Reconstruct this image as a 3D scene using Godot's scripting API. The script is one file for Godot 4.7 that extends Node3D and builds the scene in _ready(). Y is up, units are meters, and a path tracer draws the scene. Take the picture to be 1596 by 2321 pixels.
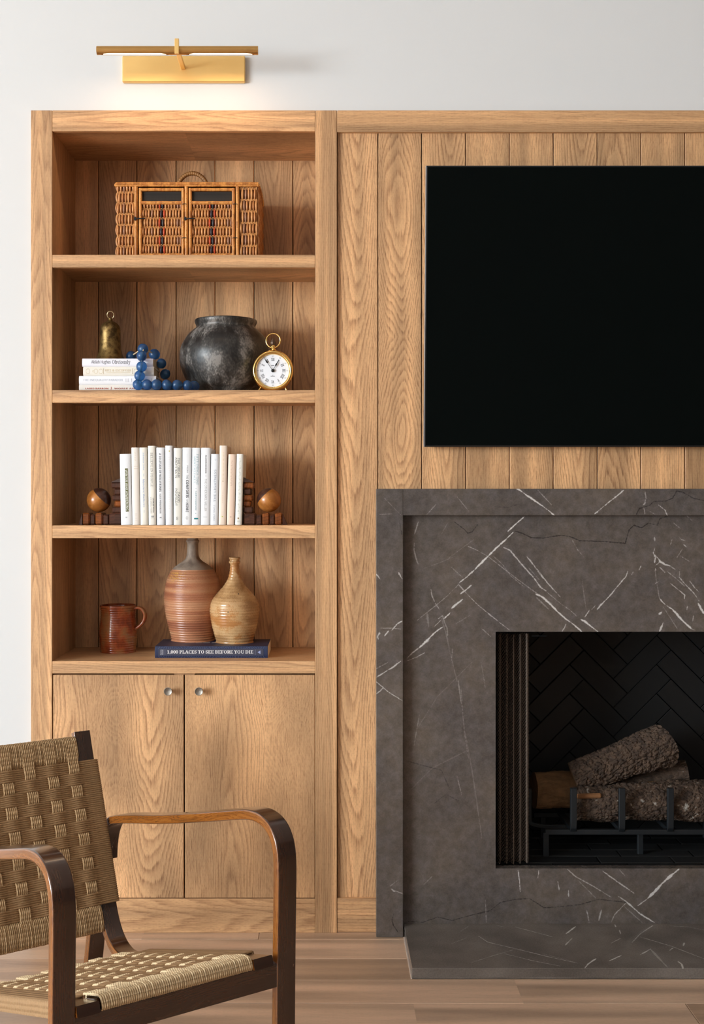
extends Node3D

# Photograph geometry: the picture plane is parallel to the wall (a shifted lens). A pixel (px, py) of the 1596 x 2321 frame and a depth z give a point.
const FX := 2647.0
const CX := 738.0
const CY := 1132.0
const EYE := 1.31
const CZ := 3.53

var M := {}
var used := {}
var rng := RandomNumberGenerator.new()


func at(px: float, py: float, z := 0.0) -> Vector3:
	var d := CZ - z
	return Vector3((px - CX) * d / FX, EYE - (py - CY) * d / FX, z)


func _ready() -> void:
	rng.seed = 7
	# ---- camera
	var cam := Camera3D.new()
	cam.name = "camera"
	cam.position = Vector3(0, EYE, CZ)
	cam.near = 0.05
	cam.far = 60.0
	cam.projection = Camera3D.PROJECTION_FRUSTUM
	cam.size = 2321.0 / FX * 0.05
	cam.frustum_offset = Vector2((798.0 - CX) / FX * 0.05, (CY - 1160.5) / FX * 0.05)
	add_child(cam)
	cam.current = true
	# ---- sky and exposure
	var env := Environment.new()
	var sky := Sky.new()
	var sm := ProceduralSkyMaterial.new()
	sm.sky_top_color = Color(0.45, 0.58, 0.78)
	sm.sky_horizon_color = Color(0.82, 0.86, 0.9)
	sm.ground_horizon_color = Color(0.6, 0.6, 0.58)
	sm.ground_bottom_color = Color(0.4, 0.4, 0.38)
	sm.sun_angle_max = 0.0
	sky.sky_material = sm
	env.background_mode = Environment.BG_SKY
	env.sky = sky
	env.background_energy_multiplier = 1.0
	env.tonemap_mode = Environment.TONE_MAPPER_LINEAR
	env.tonemap_exposure = EXPOSURE
	env.sdfgi_enabled = true
	env.ssao_enabled = true
	env.ssil_enabled = true
	var we := WorldEnvironment.new()
	we.name = "environment"
	we.environment = env
	add_child(we)
	# ---- daylight: the tall window in the left wall
	area_light("window_daylight", Vector3(LEFT_X + 0.06, 1.9, WIN_Z), Vector2(4.9, 2.2), -PI / 2, Color(0.92, 0.97, 1.0), WIN_E)

	make_materials()
	build_room()
	build_bookcase()
	build_panelling()
	build_fireplace()
	build_firebox()
	build_television()
	build_picture_light()
	build_armchair()
	build_basket()
	build_second_shelf()
	build_standing_books()
	build_lower_shelf()


const EXPOSURE := 1.0
const WIN_E := 116.0
const WIN_Z := 6.3
const LEFT_X := -7.5
const RIGHT_X := 5.5
const REAR_Z := 10.0
const CEIL := 3.25


func area_light(called: String, where: Vector3, size: Vector2, turn: float, color: Color, energy: float) -> AreaLight3D:
	var l := AreaLight3D.new()
	l.name = called
	l.position = where
	l.rotation.y = turn
	l.area_size = size
	l.light_color = color
	l.light_energy = energy
	l.shadow_enabled = true
	l.set("area_range", 20.0)
	add_child(l)
	return l


# ------------------------------------------------------------------ geometry

class Geo:
	var v := PackedVector3Array()
	var n := PackedVector3Array()
	var t := PackedVector2Array()
	var c := PackedColorArray()
	var i := PackedInt32Array()
	var col := Color.WHITE

	func vert(p: Vector3, nn: Vector3, uv := Vector2.ZERO) -> int:
		v.append(p)
		n.append(nn)
		t.append(uv)
		c.append(col)
		return v.size() - 1

	func tri(a: int, b: int, d: int) -> void:
		var g := (v[b] - v[a]).cross(v[d] - v[a])
		if g.length_squared() < 1e-18:
			return
		if g.dot(n[a] + n[b] + n[d]) > 0.0:
			i.append_array(PackedInt32Array([a, d, b]))
		else:
			i.append_array(PackedInt32Array([a, b, d]))

	func quad(a: int, b: int, d: int, e: int) -> void:
		tri(a, b, d)
		tri(a, d, e)

	func face(p: Array, nn: Vector3, uv := []) -> void:
		var k := []
		for j in p.size():
			k.append(vert(p[j], nn, uv[j] if uv.size() > j else Vector2(p[j].x, -p[j].y)))
		for j in range(1, p.size() - 1):
			tri(k[0], k[j], k[j + 1])

	# rows of points, smooth; with closed rows the last point repeats the first
	func grid(rows: Array, closed := true, flip := false, us := 1.0, vs := 1.0) -> void:
		var nr := rows.size()
		var nc: int = rows[0].size()
		var base := v.size()
		var run := 0.0
		for r in nr:
			var row: PackedVector3Array = rows[r]
			if r > 0:
				run += row[0].distance_to(rows[r - 1][0])
			for k in nc:
				var p := row[k]
				var a := row[k - 1] if k > 0 else (row[nc - 2] if closed else row[k])
				var b := row[k + 1] if k < nc - 1 else (row[1] if closed else row[k])
				var lo: Vector3 = rows[r - 1][k] if r > 0 and rows[r - 1][k].distance_squared_to(p) > 1e-14 else p
				var hi: Vector3 = rows[r + 1][k] if r < nr - 1 and rows[r + 1][k].distance_squared_to(p) > 1e-14 else p
				var du := b - a
				if du.length_squared() < 1e-14:
					var other: PackedVector3Array = rows[r + 1] if r < nr - 1 and rows[r + 1][0].distance_squared_to(rows[r + 1][nc / 3]) > 1e-14 else rows[max(0, r - 1)]
					du = (other[k + 1] if k < nc - 1 else other[1]) - (other[k - 1] if k > 0 else other[nc - 2])
				var nn := (hi - lo).cross(du).normalized()
				if flip:
					nn = -nn
				vert(p, nn, Vector2(float(k) / (nc - 1) * us, run * vs))
		for r in nr - 1:
			for k in nc - 1:
				var q := base + r * nc + k
				tri(q, q + 1, q + nc + 1)
				tri(q, q + nc + 1, q + nc)

	func lathe(profile: Array, segs := 32, ridge := 0.0, ridge_step := 0.01, vs := 0.0) -> void:
		var rows := []
		var total := 0.0
		for j in range(1, profile.size()):
			total += profile[j].distance_to(profile[j - 1])
		for q in profile:
			var row := PackedVector3Array()
			for k in segs + 1:
				var th := TAU * k / segs
				var rr: float = q.x
				if ridge > 0.0 and rr > 0.0:
					rr += ridge * sin(q.y / ridge_step * TAU + 0.4 * sin(th))
				row.append(Vector3(rr * cos(th), q.y, rr * sin(th)))
			rows.append(row)
		grid(rows, true, false, 1.0, (1.0 / total) if vs == 0.0 else vs)

	func tube(path: Array, radius, sides := 8, caps := true, vs := 1.0) -> void:
		var rows := []
		var nn := Vector3.ZERO
		for j in path.size():
			var tg: Vector3 = (path[min(j + 1, path.size() - 1)] - path[max(j - 1, 0)]).normalized()
			if j == 0:
				nn = tg.cross(Vector3.UP if absf(tg.y) < 0.9 else Vector3.RIGHT).normalized()
			nn = (nn - tg * nn.dot(tg)).normalized()
			var bb := nn.cross(tg)
			var rr: float = radius[j] if radius is Array else radius
			var row := PackedVector3Array()
			for k in sides + 1:
				var th := TAU * k / sides
				row.append(path[j] + (nn * cos(th) + bb * sin(th)) * rr)
			rows.append(row)
		grid(rows, true, false, 1.0, vs)
		if caps:
			for e in [0, path.size() - 1]:
				var out: Vector3 = (path[0] - path[1]).normalized() if e == 0 else (path[e] - path[e - 1]).normalized()
				var p := []
				for k in sides:
					p.append(rows[e][k])
				face(p, out)

	# a rounded bar of width w (along side) and thickness h swept along a path; colour b on the two faces that look along side
	func bar(path: Array, side: Vector3, w: float, h: float, r: float, us := 1.0, vs := 1.0, other = null) -> void:
		var pos := []
		var nor := []
		for q in 4:
			var sx: float = [1, -1, -1, 1][q]
			var sy: float = [1, 1, -1, -1][q]
			for s in 4:
				var th := (q + s / 3.0) * PI / 2
				pos.append(Vector2(sx * (w / 2 - r) + r * cos(th), sy * (h / 2 - r) + r * sin(th)))
				nor.append(Vector2(cos(th), sin(th)))
		var m := pos.size()
		var per := [0.0]
		for k in range(1, m + 1):
			per.append(per[k - 1] + pos[k % m].distance_to(pos[k - 1]))
		var run := 0.0
		var rows := []
		var own := col
		for j in path.size():
			var tg: Vector3 = (path[min(j + 1, path.size() - 1)] - path[max(j - 1, 0)]).normalized()
			var up := side.cross(tg).normalized()
			if j > 0:
				run += path[j].distance_to(path[j - 1])
			var ids := []
			for k in m + 1:
				var q: Vector2 = pos[k % m]
				var w2: Vector2 = nor[k % m]
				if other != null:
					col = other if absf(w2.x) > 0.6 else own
				ids.append(vert(path[j] + side * q.x + up * q.y, side * w2.x + up * w2.y, Vector2(per[k] * us, run * vs)))
			rows.append(ids)
		col = own
		for j in path.size() - 1:
			for k in m:
				quad(rows[j][k], rows[j][k + 1], rows[j + 1][k + 1], rows[j + 1][k])
		for e in [0, path.size() - 1]:
			var out: Vector3 = (path[0] - path[1]).normalized() if e == 0 else (path[e] - path[e - 1]).normalized()
			var p := []
			for k in m:
				p.append(v[rows[e][k]])
			face(p, out)

	# a box with chamfered edges; the grain runs along axis g, texture width wm and length lm in metres
	func box(ctr: Vector3, size: Vector3, b := 0.001, g := 1, wm := 0.13, lm := 1.6, off := Vector2.ZERO) -> void:
		var hs := size / 2
		b = minf(b, minf(hs.x, minf(hs.y, hs.z)) * 0.9)
		for a in 3:
			for s in [-1.0, 1.0]:
				var o1 := (a + 1) % 3
				var o2 := (a + 2) % 3
				var p := []
				for q in [[-1, -1], [1, -1], [1, 1], [-1, 1]]:
					var x := Vector3.ZERO
					x[a] = s * hs[a]
					x[o1] = q[0] * (hs[o1] - b)
					x[o2] = q[1] * (hs[o2] - b)
					p.append(x)
				var nn := Vector3.ZERO
				nn[a] = s
				_boxface(p, nn, ctr, a, g, wm, lm, off)
		if b < 0.0001:
			return
		for a in 3:
			var o1 := (a + 1) % 3
			var o2 := (a + 2) % 3
			for s1 in [-1.0, 1.0]:
				for s2 in [-1.0, 1.0]:
					var p := []
					for q in [[-1, 0], [1, 0], [1, 1], [-1, 1]]:
						var x := Vector3.ZERO
						x[a] = q[0] * (hs[a] - b)
						x[o1] = s1 * (hs[o1] - (b if q[1] else 0.0))
						x[o2] = s2 * (hs[o2] - (0.0 if q[1] else b))
						p.append(x)
					var nn := Vector3.ZERO
					nn[o1] = s1 * 0.7071
					nn[o2] = s2 * 0.7071
					_boxface(p, nn, ctr, o2 if o2 != g else o1, g, wm, lm, off)
		for s in 8:
			var sg := Vector3(1 if s & 1 else -1, 1 if s & 2 else -1, 1 if s & 4 else -1)
			var p := []
			for a in 3:
				var x := (hs - Vector3(b, b, b)) * sg
				x[a] = hs[a] * sg[a]
				p.append(x)
			_boxface(p, sg.normalized(), ctr, 2 if g != 2 else 0, g, wm, lm, off)

	func _boxface(p: Array, nn: Vector3, ctr: Vector3, a: int, g: int, wm: float, lm: float, off: Vector2) -> void:
		var uv := []
		for q in p:
			var x: Vector3 = q
			if a == g:
				uv.append(Vector2(x[(a + 1) % 3] / wm, x[(a + 2) % 3] / lm) + off)
			else:
				var o := 3 - a - g
				uv.append(Vector2(x[o] / wm + 0.5, -x[g] / lm) + off)
		var moved := []
		for q in p:
			moved.append(q + ctr)
		face(moved, nn, uv)

	func xform(tr: Transform3D, from := 0) -> void:
		for k in range(from, v.size()):
			v[k] = tr * v[k]
			n[k] = (tr.basis * n[k]).normalized()

	func mesh() -> ArrayMesh:
		var arr := []
		arr.resize(Mesh.ARRAY_MAX)
		arr[Mesh.ARRAY_VERTEX] = v
		arr[Mesh.ARRAY_NORMAL] = n
		arr[Mesh.ARRAY_TEX_UV] = t
		arr[Mesh.ARRAY_COLOR] = c
		arr[Mesh.ARRAY_INDEX] = i
		var m := ArrayMesh.new()
		m.add_surface_from_arrays(Mesh.PRIMITIVE_TRIANGLES, arr)
		return m


func numbered(called: String) -> String:
	if not used.has(called):
		used[called] = 0
		return called
	used[called] += 1
	return "%s_%03d" % [called, used[called]]


func thing(called: String, label: String, category: String, where := Vector3.ZERO, group := "") -> Node3D:
	var o := Node3D.new()
	o.name = numbered(called)
	o.position = where
	o.set_meta("label", label)
	o.set_meta("category", category)
	if group:
		o.set_meta("group", group)
	add_child(o)
	return o


func structure(called: String, label: String, category := "") -> Node3D:
	var o := Node3D.new()
	o.name = numbered(called)
	o.set_meta("kind", "structure")
	o.set_meta("label", label)
	if category:
		o.set_meta("category", category)
	add_child(o)
	return o


func part(g, called: String, m: Material, parent: Node3D, where := Vector3.ZERO, label := "", stuff := false) -> MeshInstance3D:
	var o := MeshInstance3D.new()
	o.name = called
	o.mesh = g.mesh() if g is Geo else g
	o.material_override = m
	o.position = where
	if label:
		o.set_meta("label", label)
	if stuff:
		o.set_meta("kind", "stuff")
	parent.add_child(o, true)
	return o


func boxpart(ctr: Vector3, size: Vector3, called: String, m: Material, parent: Node3D, bevel := 0.001, g := 1, wm := 0.13, lm := 1.6, off := Vector2.ZERO) -> MeshInstance3D:
	var q := Geo.new()
	q.box(Vector3.ZERO, size, bevel, g, wm, lm, off)
	return part(q, called, m, parent, ctr)


func span(x0: float, x1: float, y0: float, y1: float, z: float) -> Rect2:
	# pixel rectangle (y0 above y1) on the plane z -> world rectangle with its lower left corner
	var a := at(x0, y1, z)
	var b := at(x1, y0, z)
	return Rect2(a.x, a.y, b.x - a.x, b.y - a.y)


# a box whose front face fills a pixel rectangle of plane z
func front_box(x0: float, x1: float, y0: float, y1: float, z: float, depth: float, called: String, m: Material, parent: Node3D, bevel := 0.001, g := 1, wm := 0.13, lm := 1.6, off := Vector2.ZERO) -> MeshInstance3D:
	var r := span(x0, x1, y0, y1, z)
	return boxpart(Vector3(r.position.x + r.size.x / 2, r.position.y + r.size.y / 2, z - depth / 2), Vector3(r.size.x, r.size.y, depth), called, m, parent, bevel, g, wm, lm, off)


func smooth(points: Array, steps := 6) -> Array:
	var out := []
	for k in points.size() - 1:
		var p0 = points[max(k - 1, 0)]
		var p1 = points[k]
		var p2 = points[k + 1]
		var p3 = points[min(k + 2, points.size() - 1)]
		for s in steps:
			out.append(p1.cubic_interpolate(p2, p0, p3, float(s) / steps))
	out.append(points[-1])
	return out
# ------------------------------------------------------------------ materials

func flat(color: Color, rough := 0.6, metal := 0.0) -> StandardMaterial3D:
	var m := StandardMaterial3D.new()
	m.albedo_color = color
	m.roughness = rough
	m.metallic = metal
	return m


func textured(tex: Texture2D, rough := 0.5, metal := 0.0) -> StandardMaterial3D:
	var m := StandardMaterial3D.new()
	m.albedo_texture = tex
	m.roughness = rough
	m.metallic = metal
	return m


func rgb8(r: float, g: float, b: float) -> Color:
	return Color(r / 255.0, g / 255.0, b / 255.0)


func noise_bytes(w: int, h: int, from_w: int, from_h: int, freq: float, sd: int, octaves := 3, kind := FastNoiseLite.TYPE_SIMPLEX_SMOOTH) -> PackedByteArray:
	var f := FastNoiseLite.new()
	f.noise_type = kind
	f.seed = sd
	f.frequency = freq
	f.fractal_octaves = octaves
	var im := f.get_image(from_w, from_h, false, false, true)
	im.convert(Image.FORMAT_L8)
	if from_w != w or from_h != h:
		im.resize(w, h, Image.INTERPOLATE_CUBIC)
	return im.get_data()


# Oak boards. Each stave: x0, x1 (0..1 of the width), cx (m from the stave's left edge), a (rings per m^1.75), slope (rings per m along the board),
# eyes [[y, length, rings]], amp (rings of waviness), tone. The texture's rows run along the board.
func wood_texture(w: int, h: int, wm: float, hm: float, staves: Array, light: Color, dark: Color, sd: int, contrast := 1.0, streak := 1.0) -> ImageTexture:
	var warp := noise_bytes(w, h, maxi(24, w / 3), maxi(32, h / 24), 0.035, sd, 3)
	var wob := noise_bytes(8, h, 8, maxi(32, h / 40), 0.05, sd + 1, 2)
	var fine := noise_bytes(w, h, w, maxi(16, h / 26), 0.42, sd + 2, 2, FastNoiseLite.TYPE_SIMPLEX)
	var speck := noise_bytes(w, h, w, h / 5, 0.6, sd + 3, 1, FastNoiseLite.TYPE_SIMPLEX)
	var tone := noise_bytes(w, h, 32, 24, 0.05, sd + 4, 2)
	var data := PackedByteArray()
	data.resize(w * h * 3)
	var lr := light.r * 255.0
	var lg := light.g * 255.0
	var lb := light.b * 255.0
	var dr := dark.r * 255.0 - lr
	var dg := dark.g * 255.0 - lg
	var db := dark.b * 255.0 - lb
	for st in staves:
		var xa := int(st.x0 * w)
		var xb := int(st.x1 * w)
		var a: float = st.a
		var cx: float = st.x0 * wm + st.cx
		var amp: float = st.amp / 127.0
		var tn: float = st.get("tone", 1.0)
		var eyes: Array = st.get("eyes", [])
		for y in h:
			var ym := float(y) / h * hm
			var hy: float = st.slope * ym + st.get("bow", 0.0) * ym * ym
			var near := 1e9
			for e in eyes:
				var q0 := absf(ym - e[0]) / float(e[1])
				near = minf(near, float(e[2]) * (q0 * q0 / (1.0 + 0.75 * q0)))
			if near < 1e8:
				hy += near
			var wb := (float(wob[y * 8 + 3]) - 128.0) / 128.0 * 0.011
			var o := y * w
			for x in range(xa, xb):
				var k := o + x
				var dx := absf(float(x) / w * wm - cx - wb)
				var ring := a * dx * sqrt(dx * sqrt(dx)) + hy + (float(warp[k]) - 128.0) * amp + (float(fine[k]) - 128.0) * 0.0007
				var fr := ring - floorf(ring)
				var p := (1.0 - fr) * (1.0 - fr) * (1.15 - fr)
				if fr > 0.88:
					p = maxf(p, (fr - 0.88) * 6.0)
				elif fr < 0.08:
					p *= 0.72 + fr * 3.5
				var s := (float(fine[k]) - 128.0) / 128.0 * streak
				var q := p * (0.66 + 0.7 * s) * contrast + maxf(0.0, s) * 0.22 + maxf(0.0, float(speck[k]) - 150.0) * 0.0034 * streak
				var g := tn * (1.0 + (float(tone[k]) - 128.0) * 0.0011)
				var j := k * 3
				data[j] = clampi(int((lr + dr * q) * g), 0, 255)
				data[j + 1] = clampi(int((lg + dg * q) * g), 0, 255)
				data[j + 2] = clampi(int((lb + db * q) * g), 0, 255)
	return ImageTexture.create_from_image(Image.create_from_data(w, h, false, Image.FORMAT_RGB8, data))


const MX := 840.0   # left edge of the stone texture in photograph pixels
const MY := 1095.0  # top edge
const MW := 780
const MH := 1045


func stroke(data: PackedFloat32Array, w: int, h: int, pts: Array, width: float, strength: float, jit: FastNoiseLite, mode := 0) -> void:
	for k in pts.size() - 1:
		var a: Vector2 = pts[k]
		var b: Vector2 = pts[k + 1]
		var pad := width + 3.0
		var d := b - a
		var ll := maxf(d.length_squared(), 0.001)
		for y in range(maxi(0, int(minf(a.y, b.y) - pad)), mini(h, int(maxf(a.y, b.y) + pad) + 1)):
			for x in range(maxi(0, int(minf(a.x, b.x) - pad)), mini(w, int(maxf(a.x, b.x) + pad) + 1)):
				var p := Vector2(x, y)
				var s := clampf((p - a).dot(d) / ll, 0.0, 1.0)
				var j := jit.get_noise_2d(x * 1.0, y * 1.0)
				var dist := (p - a - d * s).length() + j * 0.9
				var ends := minf(1.0, 0.35 + 3.0 * (minf(s if k == 0 else 1.0, 1.0 - s if k == pts.size() - 2 else 1.0)))
				var wd := width * 0.62 * (0.75 + 0.8 * jit.get_noise_2d(x * 0.17 + 300.0, y * 0.17)) * ends
				var q := clampf(wd - dist + 0.6, 0.0, 1.0) * strength
				if q > 0.0:
					var o := (y * w + x) * 2 + mode
					data[o] = maxf(data[o], q)


func V(s: Array, ox: float, oy: float, sc: float) -> Array:
	var out := []
	for k in range(0, s.size(), 2):
		out.append(Vector2(s[k] / sc + ox - MX, s[k + 1] / sc + oy - MY))
	return out


func stone_texture() -> ImageTexture:
	var w := MW
	var h := MH
	var veins := PackedFloat32Array()
	veins.resize(w * h * 2)
	var jit := FastNoiseLite.new()
	jit.seed = 5
	jit.frequency = 0.16
	jit.fractal_octaves = 2
	# white veins, traced in the stone: [width, strength, points] in two working frames
	var A := [
		[2.4, 1.0, [1390, 320, 1310, 390, 1240, 455]], [2.6, 1.0, [1290, 460, 1220, 530, 1150, 590, 1060, 680]], [3.4, 1.0, [1100, 640, 1060, 680, 940, 800]], [2.2, 0.9, [940, 800, 870, 865, 800, 920]],
		[1.0, 0.45, [800, 930, 690, 1040, 600, 1115, 420, 1260]], [2.6, 0.85, [910, 940, 860, 985, 810, 1020]], [2.8, 0.95, [830, 1070, 780, 1110, 730, 1150]], [3.0, 0.95, [720, 1190, 660, 1245]], [2.2, 0.8, [650, 1215, 610, 1245]], [2.0, 0.8, [630, 1262, 575, 1315]],
		[3.2, 0.95, [650, 1320, 590, 1360, 540, 1410, 480, 1470, 440, 1505]], [1.8, 0.75, [440, 1505, 380, 1550, 330, 1600]], [1.8, 0.7, [490, 1550, 420, 1590, 330, 1625]],
		[1.2, 0.5, [880, 590, 960, 625, 1060, 680, 1200, 790, 1330, 890, 1460, 985, 1540, 1040, 1640, 1110]], [1.8, 0.75, [1200, 600, 1260, 625, 1350, 735, 1440, 835, 1500, 910, 1540, 960, 1596, 1000]], [1.4, 0.7, [1410, 680, 1480, 770, 1550, 870, 1596, 910]],
		[1.5, 0.65, [790, 930, 860, 1010, 970, 1120, 1080, 1210, 1180, 1290, 1260, 1350]], [1.0, 0.4, [720, 770, 830, 870]], [1.0, 0.4, [1110, 680, 1190, 750, 1260, 850, 1390, 960]], [1.2, 0.4, [1000, 1330, 1085, 1405]], [1.2, 0.3, [1500, 1060, 1596, 1150]],
		[1.1, 0.35, [780, 140, 890, 275]], [1.2, 0.4, [590, 210, 510, 300]], [1.0, 0.3, [120, 150, 270, 305]], [1.2, 0.35, [80, 300, 190, 297]],
		[2.6, 0.8, [50, 840, 90, 895]], [3.0, 0.7, [250, 825, 285, 885]], [2.2, 0.9, [285, 1265, 240, 1290, 190, 1350]], [2.6, 0.9, [160, 1355, 125, 1400]], [1.2, 0.6, [90, 1330, 190, 1330, 270, 1337]], [2.2, 0.8, [88, 1370, 62, 1400, 68, 1430]],
		[1.8, 0.5, [430, 370, 395, 480]], [2.0, 0.45, [395, 560, 390, 620, 410, 700, 430, 760]], [2.2, 0.55, [545, 980, 555, 1040, 580, 1095]], [1.4, 0.5, [580, 1100, 625, 1165]], [3.5, 0.25, [510, 1190, 525, 1320]], [2.4, 0.35, [650, 1215, 665, 1270, 690, 1330, 695, 1400]], [2.0, 0.4, [740, 1520, 730, 1620]],
		[1.0, 0.25, [640, 480, 700, 370]], [0.9, 0.25, [700, 700, 820, 610, 930, 530]], [0.9, 0.2, [480, 790, 620, 740, 760, 680]], [0.9, 0.25, [770, 1290, 900, 1210]]]
	for q in A:
		stroke(veins, w, h, V(q[2], 840, 1090, 3.99), q[0], q[1], jit)
	var B := [
		[3.2, 0.95, [-200, 0, -60, 90, 0, 135, 120, 215, 180, 260, 240, 310]], [1.2, 0.5, [90, 80, 215, 215]], [2.6, 0.9, [870, 80, 800, 140, 740, 185, 660, 250, 605, 297]], [3.0, 0.6, [1065, 165, 1060, 200, 1045, 215]], [1.5, 0.5, [1060, 90, 1070, 160]], [1.8, 0.5, [1050, 240, 1060, 300]], [1.8, 0.7, [1180, 215, 1240, 260, 1262, 312]], [1.0, 0.4, [1090, 265, 1150, 300]],
		[2.8, 0.95, [70, 1020, 130, 1045, 200, 1110, 270, 1180, 340, 1245, 400, 1285, 490, 1362]], [2.0, 0.8, [0, 815, 60, 880, 110, 955, 150, 985]], [1.0, 0.5, [150, 985, 300, 1110, 380, 1165, 440, 1220]], [3.0, 0.95, [480, 1250, 520, 1270, 580, 1320, 635, 1362]], [1.6, 0.75, [0, 690, 80, 790, 170, 910, 295, 1050]], [1.0, 0.4, [0, 775, 110, 900]],
		[1.2, 0.4, [80, 1050, 200, 1170]], [1.0, 0.5, [400, 530, 450, 620, 510, 690]], [2.0, 0.85, [905, 815, 890, 860, 830, 930, 740, 1040, 665, 1115, 625, 1165]], [1.4, 0.6, [610, 1125, 580, 1160]], [2.2, 0.85, [560, 1165, 515, 1230]], [1.6, 0.7, [1025, 765, 1005, 805]], [1.3, 0.6, [955, 820, 935, 850]],
		[2.4, 0.55, [1145, 505, 1150, 540]], [2.2, 0.8, [1150, 605, 1135, 650, 1155, 690, 1145, 740]], [1.6, 0.75, [1145, 665, 1170, 690, 1200, 725, 1150, 768]], [3.2, 0.9, [1190, 722, 1240, 755, 1290, 768]], [1.6, 0.6, [1290, 768, 1335, 800]], [2.2, 0.6, [1155, 790, 1158, 810]], [2.8, 0.75, [1180, 910, 1155, 925]], [1.4, 0.35, [1150, 800, 1160, 880, 1180, 1000, 1190, 1060]],
		[1.8, 0.7, [1195, 780, 1240, 825]], [1.2, 0.5, [1260, 815, 1340, 880, 1420, 950]], [1.9, 0.75, [1370, 870, 1430, 940, 1500, 1010, 1550, 1085]], [1.8, 0.75, [1290, 925, 1360, 980, 1420, 1030, 1415, 1065]], [1.8, 0.7, [1465, 905, 1510, 965, 1545, 1000]], [4.0, 0.95, [1540, 1105, 1570, 1160, 1600, 1200]], [2.6, 0.9, [1195, 1065, 1240, 1115, 1310, 1160]], [3.0, 0.95, [1310, 1160, 1380, 1240, 1430, 1290, 1480, 1335]], [1.4, 0.6, [1480, 1335, 1520, 1350]],
		[3.2, 0.85, [1225, 1280, 1205, 1330, 1190, 1362]], [2.0, 0.7, [345, 1290, 335, 1320, 310, 1362]], [4.0, 0.85, [1212, 1185, 1185, 1205]], [1.5, 0.6, [1305, 525, 1290, 580]], [1.6, 0.65, [1365, 500, 1390, 530, 1430, 540]], [1.8, 0.65, [1405, 570, 1440, 600]], [1.1, 0.5, [1380, 675, 1460, 725]], [1.0, 0.45, [1310, 370, 1380, 430]], [1.0, 0.4, [1440, 315, 1490, 360]], [1.0, 0.4, [1400, 610, 1350, 690]],
		[1.5, 0.5, [1375, 800, 1370, 860]], [1.6, 0.6, [1445, 1130, 1438, 1165]], [1.4, 0.6, [1500, 1215, 1490, 1270]], [1.1, 0.4, [1220, 1130, 1350, 1330]], [1.0, 0.3, [490, 890, 510, 1040, 530, 1170]]]
	for q in B:
		stroke(veins, w, h, V(q[2], 1196, 1090, 3.99), q[0], q[1], jit)
	var P := [
		[1.8, 0.8, [860, 1432, 854, 1446]], [2.2, 0.8, [908, 1498, 890, 1512, 878, 1519, 854, 1534]], [1.8, 0.8, [853, 1545, 880, 1568, 912, 1588]], [1.6, 0.7, [868, 1558, 862, 1565, 853, 1572]], [1.0, 0.5, [853, 1515, 880, 1500]],
		[2.2, 0.75, [1174, 1972, 1177, 1995, 1179, 2021]], [2.2, 0.7, [1221, 1972, 1219, 1990]], [2.6, 0.6, [1264, 1998, 1267, 2017]], [2.8, 0.7, [1288, 2017, 1289, 2032]], [1.4, 0.6, [1285, 1969, 1304, 1986, 1342, 2007, 1385, 2033]], [1.9, 0.75, [1366, 1974, 1399, 1998, 1437, 2024]], [4.2, 0.95, [1539, 1969, 1508, 1995, 1468, 2036]], [2.0, 0.8, [1468, 2036, 1446, 2052]],
		[3.2, 0.9, [1420, 2044, 1451, 2071, 1482, 2090]], [1.6, 0.7, [1401, 2031, 1423, 2045]], [1.5, 0.6, [1418, 2047, 1393, 2072, 1385, 2090]], [2.4, 0.7, [1330, 2064, 1335, 2090]], [2.2, 0.65, [1363, 2062, 1357, 2086]], [1.1, 0.4, [1410, 2050, 1455, 2090]], [1.2, 0.5, [1404, 1971, 1416, 1984]], [1.0, 0.4, [1310, 1995, 1350, 2035]],
		[2.6, 0.6, [886, 2014, 894, 2020]], [1.5, 0.5, [894, 2018, 914, 2026]], [1.2, 0.35, [884, 2008, 902, 1994]], [1.0, 0.35, [950, 1620, 938, 1690]], [1.0, 0.3, [1045, 1560, 1052, 1660, 1062, 1720]], [2.0, 0.35, [1038, 1540, 1046, 1600]], [1.0, 0.2, [1068, 1740, 1085, 1850, 1090, 1880]], [0.9, 0.18, [940, 1660, 990, 1580, 1070, 1500]],
		[2.2, 0.2, [1000, 1400, 1012, 1440, 1020, 1480, 1036, 1545]], [1.6, 0.2, [1046, 1600, 1052, 1650, 1065, 1720, 1072, 1760, 1085, 1850, 1092, 1900]], [1.0, 0.16, [930, 1790, 980, 1740, 1060, 1700]], [0.9, 0.3, [1090, 1500, 1100, 1560]], [1.2, 0.4, [1036, 1760, 1046, 1800]], [1.1, 0.35, [980, 1985, 960, 2005]], [1.0, 0.4, [935, 1480, 975, 1450]], [1.0, 0.35, [1100, 2040, 1102, 2090]]]
	for q in P:
		stroke(veins, w, h, V(q[2], 0, 0, 1.0), q[0], q[1], jit)
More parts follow.
